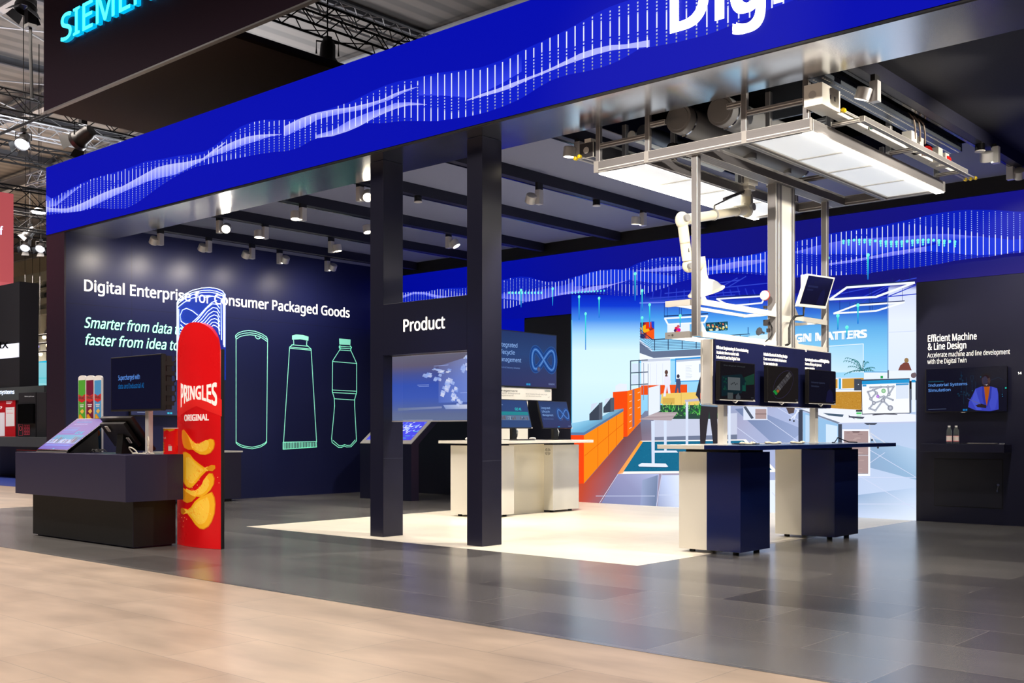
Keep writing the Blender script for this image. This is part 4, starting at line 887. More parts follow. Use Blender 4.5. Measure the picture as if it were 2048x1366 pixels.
# three printed cut-out cans standing behind the touch monitor
for px0, px1, rgb, lab, name in ((156.5,171.3,(84,176,56),'green cut-out can standee behind the touch monitor','green'),(172,187.6,(120,16,60),'dark red cut-out can standee between green and blue ones','red'),(188.5,203,(74,158,220),'blue cut-out can standee with white foam edge behind touch monitor','blue')):
    yb = 6.082; q0, q1 = at_y(px0,760,yb).x, at_y(px1,760,yb).x; cx = (q0+q1)/2; hw_ = (q1-q0)/2; zt = at_y(px0,753,yb).z
    t = thing('can_standee', lab, 'standee', (cx, yb, .955), 'printed can standees on the counter')
    out = [(cx-hw_,.957),(cx-hw_,zt-.02)]+[(cx-hw_*math.cos(k*PI/8),zt-.02+.03*math.sin(k*PI/8)) for k in range(1,8)]+[(cx+hw_,zt-.02),(cx+hw_,.957)]
    b = MB(); b.prism([(x,yb,z) for x, z in out], (0,.022,0)); b.build('foam_board', 'foamboard', parent=t)
    a = Art(plane((cx,yb,0),(1,0,0),(0,0,1),(0,-1,0)), base=.0008); w_ = hw_*.93
    a.rect(-w_,.958,w_,zt-.045,rgb); a.up(); a.poly([(-w_,1.62),(0,1.595),(w_,1.62),(w_,1.545),(0,1.52),(-w_,1.545)], (214,40,44)); a.up()
    a.text('PRINGLES', -w_*.85, 1.56, .035, (244,225,220), width=w_*1.7, bold=.02); a.rect(-w_*.6,1.49,w_*.6,1.5,(240,240,235)); a.rect(-w_*.5,1.47,w_*.5,1.48,(240,240,235))
    a.poly([(-w_*.5,1.42),(w_*.2,1.45),(w_*.7,1.42),(w_*.1,1.39)], (245,200,90)); a.poly([(-w_*.8,1.38),(-w_*.4,1.39),(w_*.8,1.32),(w_*.3,1.27),(-w_*.5,1.25),(-w_*.85,1.3)], (240,166,30)); a.up(); a.poly([(-w_*.6,1.37),(w_*.3,1.33),(w_*.1,1.28),(-w_*.5,1.27)], (250,196,60))
    a.disc(0,1.17,w_*.75,{'green':(244,244,236),'red':(160,60,30),'blue':(226,120,70)}[name],ry=.04); a.disc(-w_*.2,1.23,w_*.5,{'green':(230,220,160),'red':(190,70,30),'blue':(240,240,240)}[name],ry=.03)
    a.build('standee_print', 'print', parent=t)

# ------------------------------------------------------------------ OVERHEAD SUPPLY FRAME of aluminium profile, standing on its column
f = thing('supply_frame', 'large aluminium profile frame with light panels and ducts above the two-tone table', 'machine frame', (-5.5, 10.4, 1.06))
def prof(a, b, name='profile_beam', parent=f, n=None):
    """one bar of slotted aluminium profile between two corners"""
    a, b = Vector(a), Vector(b); m_ = MB(); m_.box(a, b, 0, bev=.003)
    d = b-a; L = max(range(3), key=lambda i: abs(d[i]))
    for ax in range(3):
        if ax == L: continue
        other = 3-L-ax; w_ = abs(d[other]); k_ = 2 if w_ > .085 else 1
        for j in range(k_):
            c = min(a[other], b[other])+w_*((j+1)/(k_+1) if k_ == 1 else (.25+.5*j))
            for sgn in (0, 1):
                p, q = [0,0,0], [0,0,0]; e = (min, max)[sgn](a[ax], b[ax]); p[ax], q[ax] = e-.0008, e+.0008
                p[other], q[other] = c-.0042, c+.0042; p[L], q[L] = min(a[L],b[L])+.002, max(a[L],b[L])-.002
                m_.box(p, q, 1)
    return m_.build(name, ['aluminium','alu_groove'], parent=parent)
ZB, ZT = 3.82, 3.93
FX = (-6.63, -6.02, -4.95, -4.28)
prof((-6.63,8.79,ZB), (-4.28,8.84,ZT)); prof((-6.63,12.0,ZB), (-4.28,12.05,ZT))
for x0, x1 in ((-6.63,-6.585),(-6.045,-5.995),(-4.975,-4.925),(-4.325,-4.28)): prof((x0,8.84,ZB), (x1,12.0,ZT))
# wide ribbed centre beam
b = MB(); b.box((-5.585,8.84,ZB), (-5.415,12.0,ZT), 0, bev=.003)
for k in range(5): b.box((-5.57+.033*k,8.845,ZB-.001), (-5.562+.033*k,11.99,ZB+.001), 1)
for z in (3.85,3.90):
    for x in (-5.585,-5.415): b.box((x-.0008,8.85,z-.004), (x+.0008,11.99,z+.004), 1)
b.build('centre_beam', ['aluminium','alu_groove'], parent=f)
for x in FX: 
    b = MB(); b.box((x-.006 if x > -6.6 else x-.012,8.782,ZB-.002), (x+.044,8.80,ZT+.002) if x < -4.3 else (x+.008,8.80,ZT+.002), 0, bev=.002); b.build('joint_cover', 'alu_cap', parent=f)
for x0, x1 in ((-6.585,-6.045),(-4.925,-4.325)):
    b = MB(); b.box((x0,8.84,3.85), (x1,12.0,3.87), 0); pn = b.build('light_panel', ['diffuser'], parent=f)
    for y in (9.79,10.47,11.3):
        b = MB(); b.box((x0,y-.012,3.842), (x1,y+.012,3.851)); b.build('panel_divider', 'white_paint', parent=pn)
    for x in (x0+.012, x1-.012):
        b = MB(); b.box((x-.012,8.845,3.838), (x+.012,11.995,3.85)); b.build('panel_edge', 'white_paint', parent=pn)
for x0, x1 in ((-6.62,-6.53),(-4.385,-4.275)):
    b = MB(); b.box((x0+.008,8.83,3.808), (x1-.012,12.03,3.8185)); b.build('light_strip', 'led_strip', parent=f)
b = MB(); b.box((-6.075,8.86,3.832), (-6.05,11.98,3.84)); b.build('light_strip', 'led_strip', parent=f)
# uprights and rails
for x, w_ in ((-6.6,.05),(-6.0,.05),(-4.94,.055),(-4.33,.055)):
    prof((x-w_/2,8.795,ZT), (x+w_/2,8.84,4.75), 'upright')
for x in (-6.6,-6.0,-4.94,-4.33):
    prof((x-.025,9.25,ZT), (x+.025,9.30,4.4), 'upright'); prof((x-.025,10.6,ZT), (x+.025,10.65,4.4), 'upright'); prof((x-.025,11.9,ZT), (x+.025,11.95,4.4), 'upright')
prof((-6.575,8.8,4.06), (-6.025,8.835,4.11), 'rail'); prof((-4.91,8.8,4.07), (-4.36,8.835,4.12), 'rail')
prof((-6.575,9.255,4.02), (-6.025,9.29,4.07), 'rail'); prof((-4.91,9.255,4.0), (-4.36,9.29,4.05), 'rail')
prof((-5.97,8.8,4.16), (-5.8,8.84,4.21), 'rail'); prof((-5.12,8.8,4.17), (-4.97,8.84,4.22), 'rail')
prof((-6.0,11.2,3.98), (-4.95,11.25,4.03), 'rail')
b = MB(); b.box((-4.99,9.3,4.14), (-4.35,9.33,4.62), 0); b.build('zinc_duct', 'galvanised', parent=f)
# trunking boxes
b = MB(); b.box((-6.84,8.8,3.99), (-6.66,12.0,4.15), 0, bev=.004); b.box((-6.78,8.81,4.15), (-6.70,12,4.19), 1); o = b.build('trunking', ['white_paint','graphite'], parent=f)
b = MB(); b.cyl((-6.75,8.8,4.07), (-6.75,8.796,4.07), .035, seg=20); b.build('knockout', 'light_grey', parent=o)
b = MB(); b.box((-4.30,8.70,4.0), (-4.13,9.06,4.19), 0, bev=.004); o = b.build('junction_box', ['white_paint'], parent=f)
b = MB(); b.cyl((-4.22,8.70,4.095), (-4.22,8.696,4.095), .035, seg=20); b.build('knockout', 'light_grey', parent=o)
for y0, y1 in ((8.85,8.87),(8.93,8.96)):
    b = MB(); b.box((-4.1305,y0,4.075), (-4.128,y1,4.115)); b.build('cut_out', 'alu_groove', parent=o)
b = MB(); b.box((-4.26,9.06,4.0), (-4.16,12.0,4.06), 0, bev=.003); b.build('cable_trunk', 'white_paint', parent=f)
# extraction ducts
for x, z, r, y0, y1 in ((-5.735,4.235,.142,8.95,11.5), (-5.27,4.22,.142,8.95,11.75)):
    b = MB(); b.cyl((x,y0,z), (x,y1,z), r, seg=40); dc = b.build('duct', 'grey_pvc', parent=f, smooth=True)
    b = MB(); b.lathe([(.02,-.012),(r*.78,-.012),(r*.82,-.006),(r*.98,-.006),(r*1.0,0)], (x,y0,z), seg=40, axis=(0,1,0)); b.build('end_cap', 'grey_pvc', parent=dc, smooth=True)
    for y in (y0+.1, y1-.03):
        b = MB(); b.cyl((x,y-.012,z), (x,y+.012,z), r*1.02, seg=40); b.box((x-.02,y-.01,z-r*1.12), (x+.02,y+.01,z-r*.99)); b.build('clamp', 'chrome', parent=dc, smooth=True)
    for y, r2 in ((9.75,.045),(10.25,.075),(11.1,.045)):
        b = MB(); b.cyl((x+.05,y,z-r*.75), (x+.05,y,z-r*1.12), r2, seg=20, caps=False); b.cyl((x+.05,y,z-r*1.12), (x+.05,y,z-r*1.08), r2*.9, seg=20); b.build('branch', 'grey_pvc', parent=dc, smooth=True)
    b = MB(); b.box((x-.09,10.05,z-r*1.15), (x-.04,10.12,z-r*.7)); b.build('saddle', 'graphite', parent=dc)
b = MB(); b.lathe([(.075,0),(.082,.02),(.075,.04),(.082,.06),(.075,.08),(.078,.3),(.078,1.4)], (-6.2,9.02,4.2), seg=28, axis=(0,1,0)); b.lathe([(.062,-.002),(.076,-.004)], (-6.2,9.02,4.2), seg=28, axis=(0,1,0)); dc = b.build('duct', 'galvanised', parent=f, smooth=True)
b = MB(); b.cyl((-6.4,9.1,4.22), (-6.4,10.9,4.22), .05, seg=20); b.build('duct', 'white_paint', parent=f, smooth=True)
b = MB(); b.lathe([(.06+.008*(k % 2), .022*k) for k in range(26)], (-5.93,9.1,4.0), seg=20, axis=(.25,1,.05)); b.build('flexible_hose', 'black_plastic', parent=f, smooth=True)
b = MB(); b.tube([(-5.62+.05*math.sin(k*.9), 9.5+.22*k, 3.97+.03*math.cos(k*1.3)) for k in range(10)], .008, seg=6); b.tube([(-5.2+.03*math.sin(k), 9.6+.2*k, 3.99+.04*math.cos(k*1.7)) for k in range(8)], .008, seg=6); b.build('hung_cable', 'cable_black', parent=f, smooth=True)
# ladder rail, rods with yellow ends and green clips
prof((-4.02,9.2,3.93), (-3.97,11.85,3.98), 'ladder_rail')
for y in (9.2,10.5,11.75): prof((-4.28,y,3.935), (-4.02,y+.05,3.97), 'ladder_rung')
for k in range(3):
    x = -4.24+.055*k; b = MB(); b.cyl((x,9.14+.005*k,4.04), (x,12.55,4.04), .008, seg=10); rd = b.build('supply_rod', 'brushed', parent=f, smooth=True)
    for y, e in ((9.14,-1),(12.55,1)):
        b = MB(); b.lathe([(.009,-.01),(.02,0),(.02,.028),(.012,.034)], (x,y,4.04), seg=14, axis=(0,e,0)); b.build('yellow_tip', 'yellow', parent=rd, smooth=True)
    b = MB(); b.box((x-.014,9.72,4.0), (x+.014,9.75,4.06), 0, bev=.003); b.build('green_clip', 'green_clip', parent=rd)
for k in range(2):
    b = MB(); b.cyl((-6.72+.05*k,8.6,3.94+.012*k), (-6.72+.05*k,12.2,3.94+.012*k), .007, seg=10); rd = b.build('supply_rod', 'brushed', parent=f, smooth=True)
    b = MB(); b.lathe([(.009,-.01),(.02,0),(.02,.028),(.012,.034)], (-6.72+.05*k,8.6,3.94+.012*k), seg=14, axis=(0,-1,0)); b.build('yellow_tip', 'yellow', parent=rd, smooth=True)
# perforated cable tray with boxes, red caps and brown hoses
b = MB(); b.box((-4.28,8.72,4.245), (-4.12,12.1,4.25), 0); b.box((-4.282,8.72,4.245), (-4.278,12.1,4.33), 0); b.box((-4.122,8.72,4.245), (-4.118,12.1,4.33), 0)
for k in range(80):
    y = 8.76+.042*k
    b.box((-4.25,y,4.2435), (-4.235,y+.022,4.2447), 1); b.box((-4.165,y,4.2435), (-4.15,y+.022,4.2447), 1); b.box((-4.1175,y,4.285), (-4.1165,y+.014,4.296), 2)
b.build('cable_tray', ['galvanised','white_paint','black'], parent=f)
for y0, y1, z0, z1 in ((10.62,10.76,4.02,4.17),(10.84,10.94,4.0,4.15),(11.35,11.47,3.99,4.15),(11.55,11.66,3.99,4.13)):
    b = MB(); b.box((-4.2,y0,z0), (-4.1,y1,z1), 0, bev=.004); b.build('valve_box', 'light_grey', parent=f)
for y in (11.08, 11.62):
    b = MB(); b.cyl((-4.16,y+.1,4.06), (-4.11,y-.02,4.05), .036, seg=20, mi=0); b.cyl((-4.11,y-.02,4.05), (-4.105,y-.035,4.05), .05, seg=24, mi=1); b.build('end_cap', ['light_grey','red'], parent=f, smooth=True)
for k in range(3):
    y = 10.55+.13*k; b = MB(); b.tube([(-4.18,y-.05,4.26),(-4.16,y,4.33-.01*k),(-4.13,y+.06,4.34),(-4.10,y+.12,4.30),(-4.095,y+.15,4.2),(-4.1,y+.16,4.1)], .009, seg=8); b.build('brown_hose', 'hose_brown', parent=f, smooth=True)
# column, posts, trays
b = MB(); b.box((-5.55,10.54,2.096), (-5.465,10.75,ZB), 0); cm = b.build('column', ['white_paint'], parent=f)
for y0, y1 in ((10.41,10.47),(10.475,10.54),(10.75,10.795),(10.80,10.84)): prof((-5.56,y0,2.096), (-5.46,y1,ZB), 'column_profile')
prof((-5.535,8.86,2.1), (-5.47,8.925,ZB), 'post'); prof((-5.535,11.63,2.096), (-5.47,11.695,ZB), 'post')
for z in (2.40, 2.09):
    for y0, y1 in ((8.93,10.41),(10.84,11.62)):
        b = MB(); b.box((-5.475,y0,max(z,2.094)), (-5.455,y1,z+.055), 0); b.box((-5.83,y0+.03 if y0 < 9 else y0+.25,z+.02), (-5.81,y1,z+.05), 0); b.box((-5.83,y1-.05,z+.015), (-5.475,y1-.03,z+.045), 0)
        if y0 < 9: b.box((-5.83,8.86,z), (-5.55,8.9,z+.055), 0)
        else: b.box((-5.83,y0+.25,z+.02), (-5.475,y0+.27,z+.045), 0)
        b.build('tray_frame', ['white_paint'], parent=f)
    for y, sg in ((8.93,1),(10.41,-1),(10.84,1),(11.62,-1)):
        b = MB(); b.prism([(-5.462,y,z+.055),(-5.462,y+sg*.09,z+.055),(-5.462,y,z+.145)], (-.008,0,0)); b.build('gusset', 'white_paint', parent=f)
b = MB(); b.box((-5.8,8.92,2.092), (-5.61,10.25,2.0945)); b.build('tray_light', 'led_soft', parent=f)
b = MB(); b.box((-5.83,8.858,2.088), (-5.55,8.861,2.15)); b.build('tray_nameplate', 'light_grey', parent=f)
a = Art(plane((-5.83,8.858,2.09),(1,0,0),(0,0,1),(0,-1,0)), base=.001); a.rect(.03,.025,.06,.032,(120,116,112)); a.disc(.085,.03,.012,(110,106,104)); a.build('tray_mark', 'print', parent=f)
b = MB(); b.lathe([(.05,0),(.05,.02),(.03,.03)], (-5.52,10.28,2.62), seg=20, axis=(0,-1,0), mi=0); b.lathe([(.055,-.006),(.055,0)], (-5.52,10.28,2.62), seg=20, axis=(0,-1,0), mi=1); b.build('warning_light', ['white_paint','red'], parent=f, smooth=True)
b = MB(); b.box((-5.53,10.26,2.48), (-5.50,10.30,2.51)); b.box((-5.52,10.24,2.3), (-5.47,10.29,2.36)); b.box((-5.5,10.27,2.23), (-5.47,10.30,2.27)); b.build('switch_box', 'graphite', parent=f)
b = MB(); b.lathe([(.012,0),(.012,.03),(.045,.07),(.045,.075)], (-5.5,10.22,2.22), seg=8, axis=(-.3,-1,.2)); b.build('nozzle', 'galvanised', parent=f, smooth=True)
b = MB(); b.tube([(-5.46,10.26,2.34),(-5.45,10.3,2.28),(-5.45,10.3,2.2),(-5.45,10.24,2.16),(-5.46,10.16,2.12)], .007, seg=6); b.build('air_hose', 'cable_black', parent=f, smooth=True)

# extraction arm hung from the frame
ea = thing('extraction_arm', 'white jointed extraction arm with clear hood hanging inside the profile frame', 'extraction arm', (-6.0, 10.75, 3.85))
A0, A1, A2, A3, A4 = Vector((-6.0,10.75,3.66)), Vector((-6.0,9.43,3.35)), Vector((-6.0,9.54,2.90)), Vector((-6.0,9.79,2.93)), Vector((-6.0,9.83,2.80))
b = MB(); b.box((-6.09,10.65,3.93), (-5.91,10.85,4.1), 0, bev=.004); b.box((-6.07,10.67,3.87), (-5.93,10.83,3.93), 0, bev=.01); b.lathe([(.06,0),(.06,.06),(.05,.1)], (-6.0,10.75,3.77), seg=24); b.build('arm_mount', 'white_paint', parent=ea, smooth=True)
b = MB(); b.cyl((-6.0,10.75,3.8), A0, .06, .066, seg=28); b.ball(A0, .085, sc=(.8,1.15,1.05)); o = b.build('shoulder_joint', 'cream', parent=ea, smooth=True)
b = MB(); b.cyl(A0+Vector((.06,0,.02)), A0+Vector((.095,0,.02)), .042, seg=24); b.box(A0+Vector((.058,-.016,.02)), A0+Vector((.075,.016,.16)), 0, bev=.006); b.build('joint_knob', 'grey_pvc', parent=o, smooth=True)
def limb(p, q, r, name):
    d = (q-p).normalized(); b = MB(); b.cyl(p+d*.06, q-d*.06, r, seg=28); b.cyl(p+d*.05, p+d*.24, r*1.12, seg=28); b.cyl(q-d*.24, q-d*.05, r*1.12, seg=28); return b.build(name, 'cream', parent=ea, smooth=True)
u_ = limb(A0, A1, .05, 'upper_arm')
b = MB(); m_ = A0.lerp(A1, .52); b.cyl(m_, m_+(A1-A0).normalized()*.03, .058, seg=24); b.tube([m_+Vector((0,0,.05)), m_+Vector((0,.0,.1))], .012); b.build('arm_band', 'light_grey', parent=u_, smooth=True)
b = MB(); b.cyl(m_+Vector((0,0,.1)), Vector((-6.0,10.70,3.86)), .009, seg=10); b.cyl(m_+Vector((0,.2,.2)), Vector((-6.0,10.66,3.84)), .017, seg=12); b.build('gas_spring', 'graphite', parent=ea, smooth=True)
b = MB(); b.ball(A1, .08, sc=(.85,1.05,1.1)); o = b.build('elbow_joint', 'cream', parent=ea, smooth=True)
b = MB(); b.cyl(A1+Vector((.05,-.02,.01)), A1+Vector((.09,-.03,.01)), .036, seg=24); b.build('joint_knob', 'grey_pvc', parent=o, smooth=True)
l_ = limb(A1, A2, .048, 'lower_arm')
b = MB(); b.box(A1.lerp(A2,.68)+Vector((.045,-.03,-.02)), A1.lerp(A2,.68)+Vector((.05,.03,.02))); b.build('arm_label', 'graphite', parent=l_)
b = MB(); b.ball(A2+Vector((0,.02,0)), .072); b.cyl(A2, A3, .06, .045, seg=24); b.cyl(A3+Vector((0,0,.09)), A4, .045, .052, seg=24); b.ball(A3+Vector((0,0,.03)), .055); o = b.build('wrist', 'cream', parent=ea, smooth=True)
b = MB(); b.cyl(A2+Vector((.05,-.06,-.02)), A2+Vector((.085,-.07,-.02)), .03, seg=20); b.build('joint_knob', 'grey_pvc', parent=o, smooth=True)
b = MB(); b.lathe([(.05,0),(.055,.02),(.10,.045),(.14,.08),(.168,.125),(.19,.14),(.192,.147),(.164,.135),(.13,.09),(.08,.055)], A4, seg=40, axis=(.05,.42,-1)); b.build('hood', 'glass_tint', parent=ea, smooth=True)
b = MB(); b.lathe([(.056,-.01),(.058,.03),(.03,.07)], A4, seg=24, axis=(.05,.42,-1)); b.lathe([(.172,.127),(.198,.143),(.198,.153),(.172,.138)], A4, seg=40, axis=(.05,.42,-1)); b.build('hood_rim', 'white_gloss', parent=ea, smooth=True)

# tilted screen on a swivel arm at the frame
t = thing('swivel_screen', 'tilted white-rimmed screen on a cabled swivel arm at the column', 'screen', (-5.3, 11.0, 2.5))
c0, cu, cv = Vector((-5.3,10.575,2.517)), Vector((.01,.655,.026)), Vector((-.015,.268,.374))
n = cu.cross(cv).normalized()
b = MB(); b.prism([c0, c0+cu, c0+cu+cv, c0+cv], -n*.03); b.build('housing', 'white_gloss', parent=t)
u, v = cu.normalized(), (cv-cu.normalized()*cv.dot(cu.normalized())); sk = cv-v
a = Art(lambda q, r, d: c0+cu*q+cv*r+n*d, base=.001); a.poly([(.05,.08),(.96,.08),(.96,.95),(.05,.95)], (10,10,24)); a.up(); a.rect(.14,.6,.5,.66,(30,34,60)); a.rect(.14,.5,.36,.55,(26,30,54)); a.poly([(.6,.1),(.86,.1),(.8,.5),(.72,.6),(.64,.46)], (14,16,50)); a.build('screen_picture', 'screen_dim', parent=t)
b = MB(); b.box((-5.44,10.93,2.62), (-5.36,10.99,2.9), 0, bev=.004); b.tube([c0+cu*.4+cv*.4-n*.03, (-5.4,10.95,2.7)], .02); b.build('swivel_arm', 'white_paint', parent=t, smooth=True)
b = MB()
for k in range(3): b.tube([c0+cu*.3-n*.03+Vector((0,.01*k,0)), c0+cu*.3+Vector((-.03,.0,-.09)), c0+cu*.05+Vector((-.05,.02*k,-.1)), Vector((-5.36,10.55,2.36)), Vector((-5.36,10.5+.012*k,2.28)), Vector((-5.36,10.5+.01*k,2.12)), Vector((-5.38,10.46+.02*k,2.1))], .009, seg=6)
b.build('cable', 'cable_black', parent=t, smooth=True)

# ------------------------------------------------------------------ TWO-TONE TABLE, info board, its three screens
tb = thing('two_tone_table', 'long standing table half white half navy under the profile frame', 'table', (-5.4, 10.5, 0))
b = MB(); b.box((-5.95,8.9,1.02), (-5.42,12.05,1.06), 0, bev=.002); b.box((-5.419,8.9,1.02), (-4.83,12.05,1.06), 1, bev=.002); b.build('table_top', ['white_gloss','navy_gloss'], parent=tb)
def pedestal(par, x0, xm, x1, y0, y1, ma, mb_):
    b = MB(); b.box((x0,y0,.035), (xm,y1,.99), 0, bev=.002); pd = b.build('pedestal', [ma], parent=par)
    if x1 > xm: b = MB(); b.box((xm+.001,y0,.035), (x1,y1,.99), 0, bev=.002); b.build('pedestal_half', [mb_], parent=pd)
    b = MB(); b.box((x0+.05,y0+.05,.99), (x1-.05,y1-.05,1.02)); b.build('spacer', 'black', parent=pd)
    for x in (x0+.1,x1-.1):
        for y in (y0+.09,y1-.09): b = MB(); b.cyl((x,y,.003), (x,y,.035), .03, seg=16); b.build('foot', 'black', parent=pd, smooth=True)
pedestal(tb, -5.846, -5.53, -5.16, 9.13, 9.71, 'white_gloss', 'navy_gloss')
pedestal(tb, -5.85, -5.53, -5.14, 11.13, 11.74, 'white_gloss', 'navy_gloss')
ib = thing('info_board', 'navy information board on two posts standing on the two-tone table', 'information board', (-5.5, 10.4, 1.06))
b = MB(); b.box((-5.465,9.14,1.455), (-5.445,11.70,2.085), 0); bd = b.build('board', ['navy_wall'], parent=ib)
for y0, y1 in ((9.13,9.16),(11.68,11.705)):
    b = MB(); b.box((-5.60,y0,1.455), (-5.58,y1,2.085), 0, bev=.003); b.box((-5.488,y0,1.455), (-5.466,y1,2.085), 0, bev=.003); b.box((-5.58,y0+.004,1.46), (-5.488,y1-.004,2.08), 1); b.build('end_frame', ['aluminium','cream'], parent=ib)
b = MB(); b.box((-5.6,9.16,1.45), (-5.446,11.68,1.4545)); b.box((-5.6,9.16,2.0855), (-5.446,11.68,2.09)); b.build('edge_frame', 'aluminium', parent=ib)
for y in (9.40,11.41):
    b = MB(); b.box((-5.57,y,1.064), (-5.5,y+.075,1.45), 0, bev=.003); b.box((-5.575,y-.005,1.062), (-5.495,y+.08,1.07), 0); b.build('board_post', 'aluminium', parent=ib)
a = Art(on_x(-5.445), base=.002)
for u, v, l in ((1432.5,697.5,['Efficient Engineering & Commissioning','Accelerate time-to-market with','Industrial AI and the Digital Twin']),(1527,711,['Reliable Electrical & Building Design','Create smart and reliable infrastructure','for your production site']),(1610,721.5,['Optimizing Operations with the Digital Twin','Increase efficiency with plant and','process simulation'])):
    p = at_x(u, v, -5.445)
    aa = Art(lambda s_, r, d, p=p: Vector((-5.445+d, p.y+s_, p.z+r)), base=.002)
    ws = {1432.5:(.62,.43,.45),1527:(.52,.50,.30),1610:(.60,.40,.23)}[u]
    for k, s_ in enumerate(l): aa.text(s_, 0, -.047*k, .03, (246,246,246), width=ws[k], bold=.02 if k == 0 else .004)
    aa.text({1432.5:'11',1527:'12',1610:'13'}[u], 0, .10, .024, (200,205,220), bold=.01)
    aa.build('board_lettering', 'letter_white', parent=bd)
aa = Art(lambda s_, r, d: Vector((-5.445+d, 11.42+s_, 1.97+r)), base=.002); aa.text('SIEMENS', 0, 0, .032, (246,246,246), width=.2, bold=.02); aa.build('board_logo', 'letter_white', parent=bd)
def art_twin(a, W, H):
    a.poly([(W*.68,H*.62),(W*.97,H*.74),(W*.97,H*.45),(W*.74,H*.42)], (20,60,46)); a.poly([(W*.05,H*.1),(W*.6,H*.2),(W*.74,H*.5),(W*.6,H*.7),(W*.05,H*.62)], (10,32,40)); a.up()
    a.rect(W*.22,H*.27,W*.56,H*.6,(86,92,96)); a.rect(W*.21,H*.04,W*.36,H*.2,(70,76,78)); a.rect(W*.44,H*.04,W*.57,H*.13,(64,70,76)); a.poly([(W*.45,H*.13),(W*.51,H*.21),(W*.55,H*.13)], (64,70,76)); a.text('the digital thread', W*.1,H*.88,H*.03,(70,74,78),width=W*.6); a.up()
    for k in range(5): a.disc(W*(.31+.04*k),H*(.42+.02*(k%3)),W*.012,(20,24,28),n=8)
    rr = random.Random(4)
    for k in range(18): a.rect(W*rr.uniform(.6,.7),H*rr.uniform(.25,.55),W*.72,H*.255+H*rr.uniform(.0,.01),(16,70,60)) if k < 4 else a.disc(W*rr.uniform(.08,.18),H*rr.uniform(.25,.6),W*.012,(12,70,52),n=6)
def art_plan(a, W, H):
    o_ = [(W*(.5+.42*math.cos(t_)*.62-.30*math.sin(t_)*.7), H*(.5+.42*math.cos(t_)*.86+.16*math.sin(t_))) for t_ in [2*PI*k/28 for k in range(28)]]
    a.line(o_, W*.008, (46,40,66), closed=True); a.up(); rr = random.Random(8)
    for k in range(9):
        for j in range(2):
            cx, cy = W*(.26+.06*k-.05*j), H*(.24+.065*k+.05*j); c = (20,150,60) if k < 1 else (170,100,30) if k == 1 and j == 0 else rr.choice([(74,72,76),(96,94,96),(60,58,62)])
            a.poly([(cx-W*.05,cy),(cx,cy-H*.045),(cx+W*.05,cy+H*.01),(cx,cy+H*.055)], c); a.poly([(cx-W*.02,cy),(cx,cy-H*.02),(cx+W*.02,cy+H*.005),(cx,cy+H*.02)], (52,50,54))
def art_sim(a, W, H):
    a.text('Industrial Systems', W*.09, H*.6, H*.05, (50,56,80), width=W*.5, bold=.01); a.text('Simulation', W*.09, H*.49, H*.05, (50,56,80), width=W*.28, bold=.01); a.poly([(W*.62,H*.06),(W*.92,H*.06),(W*.88,H*.36),(W*.78,H*.46),(W*.68,H*.38)], (18,18,52)); a.disc(W*.78,H*.54,W*.045,(16,12,22))
for (y0, y1), art, lab in (((9.035,9.72),((18,16,22),art_twin),'wall screen with green and grey diagram, first on the navy board'),((9.985,10.65),((26,22,20),art_plan),'wall screen with a tilted floor plan, middle of the navy board'),((10.90,11.565),((9,9,24),art_sim),'nearly dark wall screen at the far end of the navy board')):
    t = thing('board_screen', lab, 'screen', (-5.36, (y0+y1)/2, 1.49), 'screens on the navy information board')
    b = MB(); b.box((-5.375,y0,1.49), (-5.33,y1,1.866), 0, bev=.003); b.build('housing', 'black_plastic', parent=t)
    b = MB(); b.box((-5.442,y0+.2,1.6), (-5.375,y1-.2,1.78)); b.build('wall_bracket', 'black', parent=t)
    a = Art(plane((-5.33,y0,1.49),(0,1,0),(0,0,1),(1,0,0)), base=.001); a.rect(.01,.022,.67,.368,art[0]); a.up(); art[1](a, y1-y0, .376); a.rect(.60,.03,.65,.037,(70,72,78)); a.build('screen_picture', 'screen_dim', parent=t)
    b = MB(); b.box((-5.329,y0,1.488), (-5.3285,y1,1.497)); b.box((-5.329,y1-.04,1.488), (-5.328,y1-.005,1.505)); b.tube([(-5.35,y0+.28,1.487),(-5.335,y0+.31,1.468),(-5.33,y0+.34,1.487)], .006, seg=6); b.build('lower_trim', 'light_grey', parent=t)
for k, (y, l_) in enumerate(((9.30,.26),(9.80,.30),(10.35,.27))):
    t = thing('handset', ['white handset lying by the front post of the board','white handset lying on the middle of the two-tone table','white handset lying towards the far post of the board'][k], 'handset', (-5.25, y+l_/2, 1.06), 'handsets on the two-tone table')
    b = MB(); b.tube([(-5.25,y,1.072),(-5.25,y+l_*.12,1.078),(-5.25,y+l_*.4,1.070),(-5.25,y+l_*.75,1.070),(-5.25,y+l_*.92,1.080),(-5.25,y+l_,1.074)], .011, seg=10); b.build('grip', 'cream', parent=t, smooth=True)
    b = MB(); b.ball((-5.25,y+.02,1.076), .022, sc=(1.2,1.4,.65)); b.build('ear_piece', 'cream', parent=t, smooth=True); b = MB(); b.ball((-5.25,y+l_-.03,1.076), .022, sc=(1.2,1.4,.65)); b.build('mouth_piece', 'cream', parent=t, smooth=True)
b = MB(); b.tube([(-5.2,11.2,1.068),(-5.22,11.3,1.068),(-5.25,11.4,1.085),(-5.26,11.47,1.12),(-5.24,11.53,1.10),(-5.2,11.62,1.07),(-5.18,11.8,1.066)], .006, seg=6); o = b.build('table_cable', 'cable_black', smooth=True); tag(o, 'thin dark cable bent up behind the far post on the two-tone table', 'cable')
b = MB(); b.box((-5.5,9.55,1.061), (-5.3,9.76,1.069), 0, bev=.003); b.box((-5.48,9.57,1.069), (-5.32,9.74,1.0715), 1); o = b.build('keyboard', ['graphite','black']); tag(o, 'small dark keyboard lying beside the front post of the board', 'keyboard')

